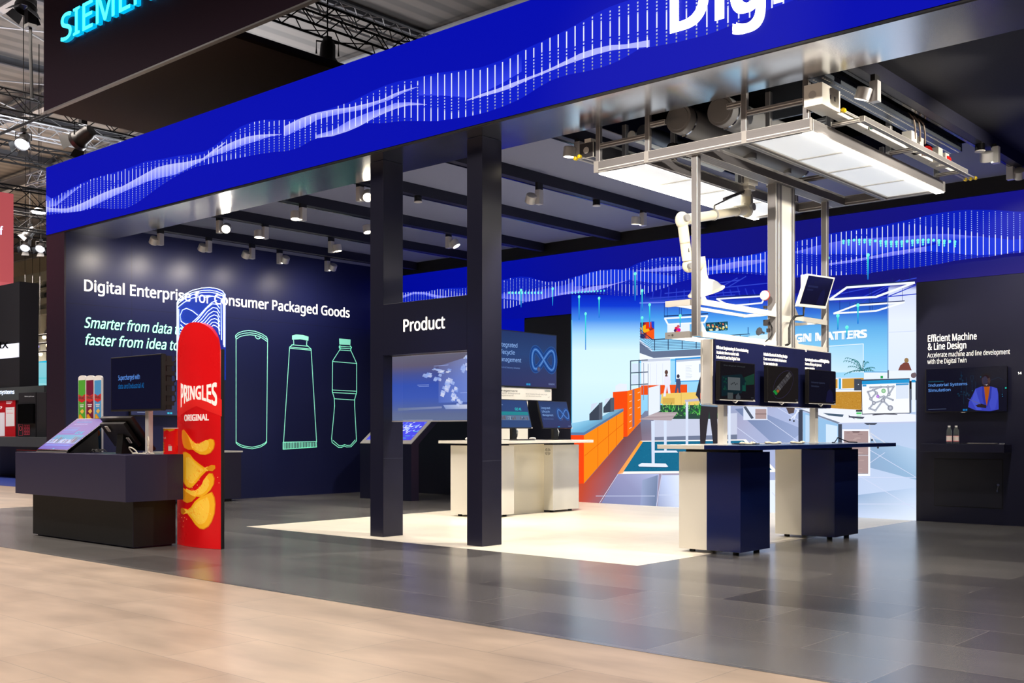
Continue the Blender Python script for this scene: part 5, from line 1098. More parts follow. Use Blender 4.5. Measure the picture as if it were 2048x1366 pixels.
# ------------------------------------------------------------------ WHITE DESK with its wall display
wd_ = thing('white_desk', 'long white standing desk with two pedestals behind the product gate', 'desk', (-10.2, 11.7, 0))
b = MB(); b.box((-10.72,10.6,1.02), (-9.72,12.85,1.06), 0, bev=.002); b.build('desk_top', ['white_gloss'], parent=wd_)
pedestal(wd_, -10.66, -9.94, -9.94, 10.78, 11.31, 'white_gloss', 'white_gloss'); pedestal(wd_, -10.66, -9.95, -9.95, 12.18, 12.79, 'white_gloss', 'white_gloss')
b = MB(); b.box((-10.16,11.31,.003), (-10.12,12.18,1.0), 0); b.build('modesty_panel', ['cream'], parent=wd_)
a = Art(plane((-10.05,12.18,.89),(1,0,0),(0,0,1),(0,-1,0)), base=.001)
for q in range(4):
    for j in range(3):
        r = .018+.016*j; a.line([(r*math.cos(q*PI/2+.25+.26*k), r*math.sin(q*PI/2+.25+.26*k)) for k in range(5)], .007, (70,66,60))
a.build('vent_grille', 'print', parent=wd_)
wp = thing('white_display_wall', 'white upright panel with header sign behind the white desk', 'display panel', (-10.65, 11.6, 1.06))
b = MB(); b.box((-10.67,11.62,1.064), (-10.62,12.40,1.66), 0); b.build('panel', 'white_paint', parent=wp)
b = MB(); b.box((-10.67,11.3,1.66), (-10.60,12.94,1.84), 0, bev=.002); sg = b.build('header_sign', 'white_paint', parent=wp)
b = MB(); b.box((-10.7,11.9,1.84), (-10.66,12.4,2.5), 0); b.box((-10.7,11.9,1.06), (-10.67,12.4,1.84), 0); b.build('mast', 'black_plastic', parent=wp)
a = Art(plane((-10.60,0,0),(0,1,0),(0,0,1),(1,0,0)), base=.001)
a.text('Lifecycle Management', 11.35, 1.775, .026, (60,60,62), width=.79, bold=.012); a.text('Faster to market with integrated', 11.35, 1.74, .02, (110,110,112), width=.84); a.text('lifecycle management', 11.35, 1.708, .02, (140,136,126), width=.7)
a.text('Boost innovation through asset in use', 12.33, 1.742, .02, (110,110,112), width=.5); a.text('and document execution', 12.33, 1.71, .02, (140,136,126), width=.36); a.text('SIEMENS', 12.77, 1.795, .026, (0,150,150), width=.14, bold=.02); a.text('e17', 12.85, 1.70, .02, (130,130,130))
a.build('sign_lettering', 'print', parent=sg)
def art_life(a, W, H, s=1.0):
    a.grad(W*.01, W*.99, [(H*.02,(36,40,92)),(H*.3,(32,44,96)),(H*.6,(30,58,112)),(H*.98,(26,44,92))]); a.up()
    infinity(a, W*.78, H*.52, W*.185, ((W*.085,(44,84,150)),(W*.07,(30,62,126)),(W*.035,(42,92,170)),(W*.012,(92,140,206)))); a.disc(W*.70,H*.34,W*.03,(96,84,96),edge=(40,66,124)); a.up()
    for k, l in enumerate(('Integrated','Lifecycle','Management')): a.text(l, W*.06, H*(.70-.13*k), H*.075, (140,178,236), width=W*(.30,.26,.36)[k], bold=.006)
    a.text('End-to-End Industry Solution', W*.06, H*.32, H*.03, (110,140,200), width=W*.34); a.text('SIEMENS', W*.86, H*.06, H*.03, (140,160,210), width=W*.1); a.rect(W*.5,H*.035,W*.53,H*.07,(20,140,200)); a.rect(W*.535,H*.035,W*.565,H*.07,(20,140,200))
t = monitor_box('wall_television', 'large blue television above the white header sign at the white desk', 'television', (-10.58,11.58,1.85), (0,1.46,0), (0,0,.83), .06, ((30,40,90), art_life), screen='screen', mats=('black_plastic',))
def art_ai2(a, W, H):
    a.grad(W*.02, W*.98, [(H*.03,(40,66,116)),(H*.98,(34,58,112))]); a.up(); a.rect(W*.05,H*.46,W*.96,H*.58,(18,130,140)); a.rect(W*.05,H*.28,W*.96,H*.45,(90,110,140)); a.text('GO AI', W*.56, H*.63, H*.09, (40,200,200), bold=.02); a.text('welcome', W*.06, H*.8, H*.04, (150,180,220)); a.up()
    rr = random.Random(6)
    for k in range(16): u = rr.uniform(.06,.9)*W; a.rect(u, H*rr.uniform(.29,.32), u+.03*W, H*rr.uniform(.36,.44), rr.choice([(50,70,100),(140,160,180),(100,84,90)]))
for y0, art, lab in ((11.13,art_ai2,'desk monitor with teal banner, nearer the gate on the white desk'),(12.06,art_life,'desk monitor with blue loop, at the far end of the white desk')):
    c0 = Vector((-10.10,y0+.08,1.232)); cu, cv = Vector((0,.68,0)), Vector((-.11,0,.405))
    t = monitor_box('desk_monitor', lab, 'monitor', c0, cu, cv, .025, ((34,50,100), art), screen='screen', mats=('black_plastic',), group='monitors on the white desk')
    b = MB(); b.box((-10.25,y0+.30,1.062), (-10.0,y0+.56,1.072), 0, bev=.003); b.box((-10.2,y0+.38,1.07), (-10.15,y0+.48,1.34), 0, bev=.003); b.build('stand', 'black_plastic', parent=t)
    b = MB(); b.tube([(-10.13,y0+.42,1.26),(-10.1,y0+.44,1.18),(-10.12,y0+.45,1.12),(-10.16,y0+.46,1.08)], .008, seg=8); b.build('cable', 'chrome', parent=t, smooth=True)
    b = MB(); b.box(c0+Vector((.002,.66,-.004)), c0+Vector((.006,.678,.012))); b.build('sticker', 'label_paper', parent=t)
for (x, y), lab in (((-10.25,10.72),'computer mouse at the gate end of the white desk'),((-9.95,11.72),'computer mouse between the two monitors on the white desk')):
    b = MB(); b.ball((x,y,1.0835), .05, sc=(.8,1.25,.45)); o = b.build('computer_mouse', 'light_grey', smooth=True); tag(o, lab, 'mouse')
b = MB(); b.box((-9.98,11.25,1.061), (-9.82,11.62,1.076), 0, bev=.003); b.box((-9.97,11.26,1.076), (-9.83,11.61,1.079), 1); o = b.build('keyboard', ['graphite','black']); tag(o, 'dark keyboard before the teal-banner monitor on the white desk', 'keyboard')

# slanted kiosk by the lettered wall
k_ = thing('slanted_kiosk', 'dark kiosk with slanted blue touch table seen through the gate', 'kiosk', (-14.0, 12.65, 0))
b = MB(); b.prism([(-14.66,12.55,.003),(-14.66,12.72,.003),(-14.66,12.72,.965),(-14.66,13.22,1.39),(-14.66,13.08,1.39),(-14.66,12.55,.965)], (1.32,0,0)); b.build('kiosk_body', 'navy', parent=k_)
nk = Vector((0,-.425,.53)).normalized(); vk = Vector((0,.53,.425)).normalized()
b = MB(); b.prism([Vector((-14.655,12.55,.967)), Vector((-13.345,12.55,.967)), Vector((-13.345,12.55,.967))+vk*.66, Vector((-14.655,12.55,.967))+vk*.66], nk*.012); b.build('screen_rim', 'light_grey', parent=k_)
a = Art(plane(Vector((-14.655,12.55,.967))+nk*.012, (1,0,0), vk, nk), base=.001); a.rect(.08,.09,1.23,.62,(70,70,226)); a.up(); rr = random.Random(3); a.rect(.1,.1,.7,.108,(150,180,255))
for k in range(70):
    u = rr.gauss(.85,.16); v = rr.gauss(.38,.1)
    if .2 < u < 1.2 and .14 < v < .6: a.poly([(u,v),(u+.04,v+.02),(u+.03,v+.045),(u-.01,v+.025)], rr.choice([(190,210,255),(230,236,255),(120,150,250)]))
for u, v in ((1.0,.2),(.95,.14),(1.1,.32)): a.rect(u,v,u+.12,v+.014,(90,190,200))
a.build('screen_picture', 'screen_bright', parent=k_)
# low cabinet and television along the lettered wall
lc = thing('wall_cabinet', 'low dark cabinet with pale top edge against the lettered wall', 'cabinet', (-15.85, 10.2, .03))
b = MB(); b.box((-16.095,9.2,.05), (-15.6,10.72,.83), 0); b.build('cabinet_body', 'navy', parent=lc); b = MB(); b.box((-16.095,9.18,.83), (-15.58,10.74,.855), 0); b.build('cabinet_top', 'light_grey', parent=lc); b = MB(); b.box((-16.09,9.3,.003), (-15.7,10.6,.05)); b.build('plinth', 'black', parent=lc)
t = thing('wall_television', 'television on the lettered wall mostly hidden behind the pole display', 'television', (-16.05, 9.3, 1.44))
b = MB(); b.box((-16.095,8.93,1.43), (-16.04,10.25,2.18), 0, bev=.004); b.build('housing', 'black_plastic', parent=t)
a = Art(plane((-16.04,8.93,1.43),(0,1,0),(0,0,1),(1,0,0)), base=.001); a.grad(.015,1.305,[(.02,(52,56,90)),(.735,(40,48,90))]); a.up(); a.rect(.12,.06,.35,.068,(150,160,190)); a.rect(.66,.04,.70,.07,(60,190,220)); a.rect(.71,.04,.75,.07,(60,190,220)); a.build('screen_picture', 'screen_dim', parent=t)

# ------------------------------------------------------------------ things on the wall at the far right
t = thing('wall_television', 'wall television showing a person in a blue blazer, Industrial Systems Simulation', 'television', (-4.8, 14.25, 1.437))
b = MB(); b.box((-5.31,14.21,1.437), (-4.295,14.265,2.005), 0, bev=.004); b.box((-5.0,14.265,1.6), (-4.6,14.299,1.85), 0); b.build('housing', 'black_plastic', parent=t)
a = Art(on_y(14.21), base=.001); zz = lambda pts: [(1820+u/4.877, 640+v/4.877) for u, v in pts]
a.poly(zz([(158,482),(945,446),(945,890),(158,892)]), (13,13,32)); a.up()
for l in ([(500,500),(502,560),(510,600),(502,680)],[(550,560),(548,740)],[(590,545),(620,545),(612,600),(598,600),(590,545)],[(605,600),(608,700)],[(640,600),(640,720),(700,640)],[(780,590),(860,560),(910,580)],[(900,650),(900,745)],[(460,725),(585,725)],[(525,690),(525,820)]): a.line(zz(l), .35, (22,66,96))
for u, v in ((500,540),(490,575),(515,590),(505,545),(470,720),(500,700),(530,705),(560,715),(545,735),(480,740),(575,735)): a.disc(*zz([(u,v)])[0], 1.7, (16,46,70), n=8)
for u, v in ((608,690),(900,725),(690,555),(903,745)): a.disc(*zz([(u,v)])[0], .7, (50,170,220), n=6)
def pz(pts, c): a.poly(zz(pts), c)
a.up(); pz([(568,850),(575,800),(610,735),(640,670),(700,648),(790,648),(850,665),(862,720),(866,872),(780,890),(640,880)], (56,66,186)); a.up()
pz([(640,670),(660,740),(690,830),(700,878),(650,878),(600,790)], (70,84,206)); pz([(795,650),(850,668),(858,760),(830,870),(790,878),(770,800)], (66,78,200))
pz([(716,648),(780,645),(772,720),(752,838),(735,820),(722,730)], (176,84,14)); a.up(); pz([(704,650),(722,648),(735,770),(752,850),(728,850),(705,740)], (44,52,160)); pz([(782,648),(800,652),(790,760),(756,850),(752,830),(772,720)], (44,52,160))
pz([(722,610),(770,610),(776,650),(716,652)], (52,34,34)); a.disc(*zz([(743,590)])[0], 8.6, (66,44,44), n=20, ry=11.5); a.disc(*zz([(743,545)])[0], 9.2, (20,14,22), n=20, ry=5.6); a.up(); a.disc(*zz([(733,592)])[0], 5.5, (44,40,66), n=14, ry=9)
pz([(728,628),(745,632),(760,624),(748,638)], (226,220,226)); a.disc(*zz([(730,594)])[0], 1.0, (16,12,18), n=8, ry=.6); a.disc(*zz([(755,591)])[0], 1.0, (16,12,18), n=8, ry=.6)
a.up(); pz([(558,765),(572,768),(690,812),(688,826),(640,806)], (84,92,170)); pz([(640,832),(690,815),(745,830),(745,860),(660,850)], (40,28,36)); a.up()
a.text('Industrial Systems', *zz([(180,652)])[0], 5.6, (96,148,226), width=78, bold=.016, du=(1,-.045), dv=(0,-1)); a.text('Simulation', *zz([(180,702)])[0], 5.6, (96,148,226), width=44.5, bold=.016, du=(1,-.04), dv=(0,-1)); a.poly(zz([(180,600),(330,594),(330,603),(180,608)]), (18,70,90)); a.poly(zz([(180,870),(355,864),(355,870),(180,877)]), (70,80,110))
a.poly(zz([(518,868),(537,868),(537,885),(518,886)]), (18,120,190)); a.poly(zz([(542,868),(560,867),(560,884),(542,885)]), (18,120,190)); a.poly(zz([(928,656),(943,655),(943,670),(928,671)]), (30,190,170)); a.build('screen_picture', 'screen_dim', parent=t)
b = MB(); b.prism([(-4.86,14.2095,1.437),(-4.78,14.2095,1.437),(-4.80,14.2095,1.43),(-4.84,14.2095,1.43)], (0,.01,0)); b.build('logo_tab', 'light_grey', parent=t)
sh_ = thing('wall_shelf', 'navy box shelf under the television carrying two water bottles', 'shelf', (-4.85, 14.15, .92))
b = MB(); b.box((-5.30,14.0,.925), (-4.26,14.298,1.026), 0, bev=.002); b.build('shelf_body', 'navy', parent=sh_)
for k, x in enumerate((-4.95,-4.862)):
    t = thing('water_bottle', ['clear water bottle on the wall shelf, left one of two','clear water bottle on the wall shelf, right one of two'][k], 'bottle', (x, 14.07, 1.027), 'water bottles on the wall shelf')
    B0 = (x,14.07,1.0275); b = MB(); b.lathe([(.012,.004),(.026,0),(.033,.006),(.034,.03),(.034,.115),(.031,.135),(.034,.15),(.031,.175),(.018,.2),(.0135,.21),(.0135,.222)], B0, seg=24); b.build('bottle_body', 'clear_pet', parent=t, smooth=True)
    b = MB(); b.cyl((x,14.07,1.24), (x,14.07,1.262), .0155, seg=20); b.build('cap', 'cap_white', parent=t, smooth=True)
    b = MB(); b.cyl((x,14.07,1.06), (x,14.07,1.13), .0346, seg=28, caps=False); lb = b.build('label_band', 'label_paper', parent=t, smooth=True)
    b = MB(); b.cyl((x,14.07,1.06), (x,14.07,1.068), .0349, seg=28, caps=False); b.cyl((x,14.07,1.126), (x,14.07,1.13), .0349, seg=28, caps=False); b.build('label_edge', 'pink_cube', parent=lb, smooth=True)
b = MB(); b.box((-4.72,14.03,1.0265), (-4.37,14.15,1.038), 0, bev=.002)
o = b.build('keyboard', ['graphite']); tag(o, 'flat dark keyboard on the wall shelf beside the water bottles', 'keyboard')
b = MB()
for r in range(4):
    for k in range(14): b.box((-4.712+.0243*k,14.037+.027*r,1.038), (-4.694+.0243*k,14.058+.027*r,1.041), 0)
o2 = b.build('keys', ['light_grey'], parent=o)
b = MB(); b.box((-4.34,14.03,1.0265), (-4.20 if False else -4.265,14.13,1.034), 0, bev=.002)
for k in range(4): b.ball((-4.33+.016*k,14.08,1.038), .008)
o = b.build('pen_tray', 'chrome', smooth=True); tag(o, 'small shiny tray of clips at the end of the wall shelf', 'tray')
b = MB(); b.tube([(-4.83,14.1,1.03),(-4.8,14.06,1.032),(-4.77,14.1,1.04),(-4.74,14.07,1.031),(-4.73,14.05,1.032)], .004, seg=6); o = b.build('shelf_cable', 'cable_black', smooth=True); tag(o, 'short dark cable between the bottles and the shelf keyboard', 'cable')

# ------------------------------------------------------------------ TRACK SPOTLIGHTS
_head = None
def spotlight(head, aim, boxoff, label, watts, wide=False):
    """silver track spot: adapter, driver box, drum head with lit lens, and its light"""
    head = Vector(head); aim = Vector(aim).normalized(); off = Vector(boxoff)
    t = thing('track_spotlight', label, 'spotlight', head, 'silver track spotlights on the booth ceiling')
    bx_ = head+off; top = 4.27
    b = MB(); b.box(bx_+Vector((-.038,-.038,-.075)), bx_+Vector((.038,.038,.105)), 0, bev=.004); bb = b.build('driver_box', 'brushed', parent=t)
    b = MB(); b.box((bx_.x-.02,bx_.y-.05,bx_.z+.105), (bx_.x+.02,bx_.y+.05,max(top,bx_.z+.13))); b.build('track_adapter', 'black', parent=bb)
    b = MB(); b.cyl(bx_, head, .012, seg=10); b.build('swivel', 'chrome', parent=t, smooth=True)
    b = MB(); b.lathe([(.0,-.052),(.058,-.052),(.066,-.046),(.068,.05),(.064,.054),(.060,.054),(.058,.04)], head, seg=28, axis=aim); hh = b.build('lamp_head', 'brushed', parent=t, smooth=True)
    b = MB(); b.cyl(head+aim*.036, head+aim*.042, .058, seg=24); b.build('lens', 'lamp_lens', parent=hh, smooth=True)
    light('spot_beam', 'SPOT', aim*.062, watts, (1.0,.9,.75), parent=t, aim=aim, spot_size=math.radians(150 if wide else 84), spot_blend=1. if wide else .6, shadow_soft_size=.05)
    return t
RV = Vector((XV.x, YV.x, 0))*.1          # towards the right as seen from the aisle
ORD = ('first','second','third','fourth','fifth','sixth')
W_ = 'the track nearest the lettered wall'
DOWN = (0,0,-1)
LAMPS = [
 (308,481,-15.05,(-.8,.05,-1),1,85,W_,0),(405,495,-15.05,(-.8,.05,-1),1,85,W_,1),(492,509,-15.05,(-.8,.05,-1),1,85,W_,2),(571,519,-15.05,(-.8,.15,-1),-1,85,W_,3),(666,534,-15.05,(-.8,.15,-1),-1,85,W_,4),
 (453,456,-13.46,(.62,-.62,-.5),-1,120,'the second track from the lettered wall',0),(517,468,-13.46,(.1,-.05,-1),1,130,'the second track from the lettered wall',1),(675,496,-13.46,(.1,.1,-1),-1,130,'the second track from the lettered wall',2),
 (591,431,-11.88,(.1,-.1,-1),1,220,'the third track from the lettered wall',0),(735,458,-11.88,(.25,0,-1),1,300,'the third track from the lettered wall',1),(910,487,-11.88,(.5,.2,-.9),-1,380,'the third track from the lettered wall',2),
 (736,391,-10.29,(.55,-.5,-.62),-1,130,'the track meeting the first gate pillar',0),
 (1062,397,-8.68,(-.6,.35,-.8),1,420,'the track between gate and machine frame',0),(1272,441,-8.68,(-.1,.05,-1),1,520,'the track between gate and machine frame',1),
 (1139,304,-7.11,(-.1,.0,-1),1,560,'the track beside the machine frame',0),
 (1727,187,-3.9,(-.35,.05,-1),1,380,'the track right of the machine frame',0),(1973,313,-3.9,(-.15,.5,-1),1,260,'the track right of the machine frame',1),(2038,347,-3.9,(-.2,.8,-.8),-1,260,'the track right of the machine frame',2),
]
for px, py, x, aim, side, wt, tr, n_ in LAMPS:
    p = at_x(px, py, x)
    spotlight(p, aim, RV*side, '%s silver spotlight from the front on %s' % (ORD[n_], tr), wt, tr is W_)
for y in (9.6, 11.2): spotlight((-2.3,y,4.1), (-1,.05,-.28), (0,.1,0), 'unseen silver spotlight added at the right to brighten the machine frame', 270)  # two out-of-view spots added to light the frame's side faces

# ------------------------------------------------------------------ THE HALL BEYOND
b = MB(); b.box((-75,4,13.5), (8,80,13.6)); hc = b.build('ceiling_hall', 'roof_deck'); hc['kind'] = 'structure'
for y in range(8, 76, 5):
    b = MB(); b.box((-75,y-.14,12.75), (8,y+.14,12.8)); b.box((-75,y-.03,12.8), (8,y+.03,13.25)); b.box((-75,y-.14,13.25), (8,y+.14,13.3)); b.build('girder', 'steel_light', parent=hc)
for x in range(-72, 6, 6):
    b = MB(); b.box((x-.12,4,13.2), (x+.12,80,13.24)); b.box((x-.03,4,13.24), (x+.03,80,13.5)); b.build('purlin', 'steel_grey', parent=hc)
for k in range(9):
    b = MB(); x = -52+6*k; b.tube([(x,9,12.7),(x+6,19,12.7)], .025, seg=6); b.tube([(x+6,9,12.7),(x,19,12.7)], .025, seg=6); b.build('brace', 'steel_light', parent=hc)
b = MB(); b.box((-75.2,-10,0), (-75,80,13.5)); o = b.build('wall_far', 'hall_wall'); o['kind'] = 'structure'
b = MB(); b.box((-75,80,0), (8,80.2,13.5)); o = b.build('wall_rear', 'hall_wall'); o['kind'] = 'structure'
for px, y, r, col, lab in ((193,24,.42,'concrete','thick round concrete hall column above the blue fascia'),):
    p = at_y(px, 280, y); b = MB(); b.cyl((p.x,y,.003), (p.x,y,13.45), r, seg=32); o = b.build('hall_column', col, smooth=True); tag(o, lab, 'column')
def truss(p0, p1, w_, m_, label):
    p0, p1 = Vector(p0), Vector(p1); d = (p1-p0).normalized(); s_ = d.cross(Vector((0,0,1))).normalized()*w_/2; u_ = Vector((0,0,w_/2)); b = MB(); L = (p1-p0).length; n = int(L/w_/1.1)
    cs = [s_+u_, u_-s_, -s_-u_, s_-u_]
    for c in cs: b.cyl(p0+c, p1+c, .025, seg=8)
    for k in range(n):
        a0, a1 = p0+d*(L*k/n), p0+d*(L*(k+1)/n)
        for i in range(4):
            c, e = cs[i], cs[(i+1)%4]
            if k % 2: c, e = e, c
            b.cyl(a0+c, a1+e, .012, seg=6, caps=False)
    o = b.build('lighting_truss', m_, smooth=True); return tag(o, label, 'truss', 'lattice trusses hung under the hall roof')
TR = [(200,8,'truss_black',.42,'black lattice truss highest in the gap beside the hanging banner'),(247,9,'steel_light',.34,'silver lattice truss below the topmost black truss beyond the fascia corner'),(300,8,'truss_black',.42,'black lattice truss just above the fascia corner, under the silver one'),(388,8,'truss_black',.5,'black lattice truss level with the middle of the fascia edge'),(437,8,'truss_black',.5,'black lattice truss near the glowing pendant lamp'),(482,8,'truss_black',.5,'lowest black lattice truss, above the small stage lights')]
for py, z, m_, w_, lab in TR:
    p = at_z(0, py, z); truss((p.x,4.5,z), (p.x,p.y+16,z), w_, m_, lab)
truss((-16.32,9,9), (-16.32,34,9), .42, 'truss_black', 'black lattice truss running behind the hanging banner over the fascia'); truss((-17.05,9,9.62), (-17.05,34,9.62), .34, 'steel_light', 'silver lattice truss beside the black one above the fascia')
p = at_z(75, 358, 8.6); truss((p.x-.4,p.y,8.6), (p.x+5,p.y,8.6), .3, 'steel_light', 'short silver truss end beside the upper fascia corner')
b = MB(); q0, q1 = at_z(0,268,7.6), at_z(92,230,7.6); b.tube([q0-(q1-q0)*.4, q1+(q1-q0)*.6], .03, seg=8); o = b.build('hanging_pipe', 'truss_black', smooth=True); tag(o, 'thin black pipe slanting up to the corner of the hanging banner', 'pipe')
def stage_light(loc, r, aim, label, lit=True, hang=None):
    hang = 13.48-loc[2]-1.2*r if hang is None else hang
    loc, aim = Vector(loc), Vector(aim).normalized(); t = thing('stage_light', label, 'stage light', loc, 'stage lights under the hall roof')
    b = MB(); b.lathe([(.0,-1.3*r),(.55*r,-1.25*r),(.7*r,-.9*r),(.75*r,.2*r),(r,.5*r),(r,.95*r),(.92*r,.95*r),(.9*r,.6*r)], loc, seg=20, axis=aim); bd_ = b.build('lamp_body', 'black_plastic', parent=t, smooth=True)
    b = MB(); b.cyl(loc+aim*.62*r, loc+aim*.66*r, .9*r, seg=20); b.build('lens', 'stage_lens' if lit else 'black_gloss', parent=bd_, smooth=True)
    s_ = aim.cross(Vector((0,0,1))).normalized(); b = MB(); b.tube([loc+s_*1.05*r, loc+s_*1.05*r+Vector((0,0,1.2*r)), loc-s_*1.05*r+Vector((0,0,1.2*r)), loc-s_*1.05*r], .09*r, seg=6); b.cyl(loc+Vector((0,0,1.2*r)), loc+Vector((0,0,1.2*r+hang)), .06*r, seg=8); b.box(loc+Vector((-.3*r,-.3*r,1.2*r)), loc+Vector((.3*r,.3*r,1.7*r))); b.build('yoke', 'black', parent=t, smooth=True)
    for k in range(4):
        a_ = aim.to_track_quat('Z','Y') @ Vector((math.cos(k*PI/2), math.sin(k*PI/2), 0)); c_ = aim.cross(a_)
        b = MB(); e = loc+aim*.95*r+a_*.9*r; b.prism([e-c_*.6*r, e+c_*.6*r, e+c_*.8*r+aim*.7*r+a_*.45*r, e-c_*.8*r+aim*.7*r+a_*.45*r], a_*.03*r); b.build('barn_door', 'black', parent=bd_)
    return t
stage_light(at_x(47,282,-23.4), .16, (.5,-.5,-.75), 'lit stage light with barn doors, left of the fascia corner', True)
stage_light(at_x(166,274,-21.5), .21, (-.75,-.2,-.35), 'big unlit stage lantern above the fascia corner, barn doors sideways', False)
t = stage_light(at_x(55,4,-22.0), .22, (.1,-.3,-1), 'black moving lamp with hanging cable at the top edge beside the hanging banner', False)
b = MB(); q = at_x(61,100,-22.0); b.tube([q+Vector((0,0,1.3)), q, q+Vector((.02,.02,-1.0))], .035, seg=8); b.box(q+Vector((-.09,-.09,.45)), q+Vector((.09,.09,1.2))); b.build('cable_drop', 'black', parent=t, smooth=True)
stage_light(at_x(655,110,-16.0), .2, (-.2,.1,-1), 'black hanging lamp above the middle of the blue fascia', False)
stage_light(at_x(51,492,-38), .16, (.5,-.4,-.6), 'lit stage light in the gap, nearer the pink cube', True); stage_light(at_x(82,494,-37.2), .16, (.5,-.5,-.6), 'lit stage light in the gap, nearer the fascia edge', True)
stage_light(at_x(60,466,-36), .18, (-.4,-.4,-.6), 'unlit stage lamp right above the lit pair', False)
t = thing('pendant_lamp', 'warm glowing pendant lamp between two black trusses', 'lamp', at_x(78,425,-34), None)
q = at_x(78,425,-34); b = MB(); b.lathe([(.05,.16),(.1,.13),(.24,.02),(.25,0)], q, seg=24); b.build('lamp_shade', 'steel_light', parent=t, smooth=True); b = MB(); b.cyl(q+Vector((0,0,-.02)), q+Vector((0,0,.03)), .2, seg=24); b.build('bulb', 'stage_lens', parent=t, smooth=True); b = MB(); b.cyl(q+Vector((0,0,.15)), (q.x,q.y,13.48), .015, seg=6); b.build('cord', 'black', parent=t)
# banner hung over the booth
hb = thing('hanging_banner', 'dark hanging banner box with glowing cyan letters above the fascia', 'banner', (-14, 8.0, 6.3))
b = MB(); b.box((-17.02,8.05,6.34), (-11.97,12.0,6.42), 0); b.box((-17.02,8.05,6.3), (-11.97,12.0,6.34), 1); b.build('banner_box', ['purple_dark','brown_cloth'], parent=hb)
b = MB(); b.box((-17.03,7.99,6.29), (-4,8.05,9.8), 0); fp_ = b.build('front_panel', ['banner_front'], parent=hb)
b = MB(); b.box((-17.035,7.985,6.27), (-4,8.055,6.292), 0); b.build('edge_trim', 'steel_light', parent=hb)
def letters(s_, x, y, z, cap, depth, m_, name, parent, bold=.03, width=None):
    vs, ts = text_tris(s_, bold); hv, _ = text_tris('H', bold); h0 = max(p[1] for p in hv)-min(p[1] for p in hv); b0 = min(p[1] for p in hv); x0 = min(p[0] for p in vs); k = cap/h0; kx = k if width is None else width/(max(p[0] for p in vs)-x0)
    ed = {}
    for t_ in ts:
        for i in range(3):
            e = (t_[i], t_[(i+1)%3]); ed[e] = ed.get(e, 0)+1
    V = [(x+(p[0]-x0)*kx, y-depth, z+(p[1]-b0)*k) for p in vs]+[(x+(p[0]-x0)*kx, y-.03, z+(p[1]-b0)*k) for p in vs]; n = len(vs)
    F = [tuple(t_) for t_ in ts]; W = [(a_, b_, b_+n, a_+n) for (a_, b_) in ed if (b_, a_) not in ed]
    me = bpy.data.meshes.new(name); me.from_pydata(V, [], F+W); o = link(me, name, m_, parent, False)
    for i, p_ in enumerate(me.polygons): p_.material_index = 0 if i < len(F) else 1
    return o
q = at_y(134,88,7.99); cap_ = at_y(134,33,7.99).z-q.z
letters('SIEMENS', q.x, 7.99, q.z, cap_*.96, .10, ['letter_cyan','letter_halo'], 'banner_lettering', fp_, bold=.008, width=3.05)

# neighbouring stands in the far gap
t = thing('hanging_cube', 'pink-red hanging cube at the left edge under the trusses', 'hanging sign', (-22, 8, 4))
yb = at_x(27,388,-21).y; b = MB(); b.box((-24,5.5,at_x(27,566,-21).z), (-21,yb,at_x(27,388,-21).z)); b.build('cube_body', 'pink_cube', parent=t)
a = Art(on_x(-21), base=.004); a.text('rf', -6, 470, 17, (235,225,225), width=12, bold=.03, du=(1,.01), dv=(0,-1)); a.build('cube_lettering', 'sign_white', parent=t)
b = MB(); b.cyl((-21.2,yb-.3,at_x(27,388,-21).z), (-21.2,yb-.3,9), .012, seg=6); b.build('hanger_rope', 'black', parent=t)
SY = 12.5; S_ = lambda px, py: at_y(px, py, SY)
st = thing('exhibition_stand', 'dark neighbouring stand with white IX band and red posters', 'exhibition stand', (-30, SY, 0))
b = MB(); b.box((S_(-60,700).x,SY,S_(39,785).z), (S_(39,700).x,SY+.5,S_(39,563).z)); b.build('upper_wall', 'graphite_dark', parent=st)
b = MB(); b.box((S_(-60,700).x,SY-.02,S_(20,716).z), (S_(38.5,700).x,SY-.001,S_(20,688).z)); sb = b.build('sign_band', 'sign_white', parent=st)
a = Art(on_y(SY-.02), base=.004); a.text('IX', -2, 697, 13, (40,44,56), width=19, bold=.02, du=(1,-.03), dv=(0,-1)); a.build('sign_lettering', 'print', parent=sb)
b = MB(); b.box((S_(-60,700).x,SY-.05,S_(20,801).z), (S_(92,700).x,SY+.5,S_(20,775).z)); hb2 = b.build('header_band', 'steel_dark', parent=st)
a = Art(on_y(SY-.05), base=.004); a.text('o systems', -6, 788, 8, (225,228,232), width=35, bold=.02, du=(1,-.01), dv=(0,-1)); a.build('header_lettering', 'sign_white', parent=hb2)
b = MB(); b.box((S_(-60,700).x,SY,0.003), (S_(120,700).x,SY+.5,S_(20,801).z)); b.build('back_wall', 'graphite_dark', parent=st)
a = Art(on_y(SY), base=.02); a.poly([(-20,796),(32.5,794),(32.5,874),(-20,876)], (172,18,30)); a.up(); a.poly([(13,815),(30.5,814),(30.5,852),(13,853)], (226,222,226)); a.poly([(-20,826),(11,825),(11,872),(-20,873)], (226,222,230)); a.up(); a.text('n?', -4, 818, 5, (240,230,230), width=10, bold=.03, dv=(0,-1)); a.rect(14,803,26,805,(226,200,204)); a.rect(14,806,24,808,(226,200,204)); a.rect(15,818,26,819,(200,140,150)); a.rect(15,826,28,827,(220,110,120)); a.build('poster', 'print_lit', parent=st)
def bx_at(px0, px1, py0, py1, y, d): return (at_y(px0,700,y).x, y, at_y((px0+px1)/2,py1,y).z), (at_y(px1,700,y).x, y+d, at_y((px0+px1)/2,py0,y).z)
for x0, x1 in ((37,71),(73,92)):
    b = MB(); b.box(*bx_at(x0,x1,785,874,SY-.3,.27), 0, bev=.01); o = b.build('display_cabinet', 'graphite_dark', parent=st)
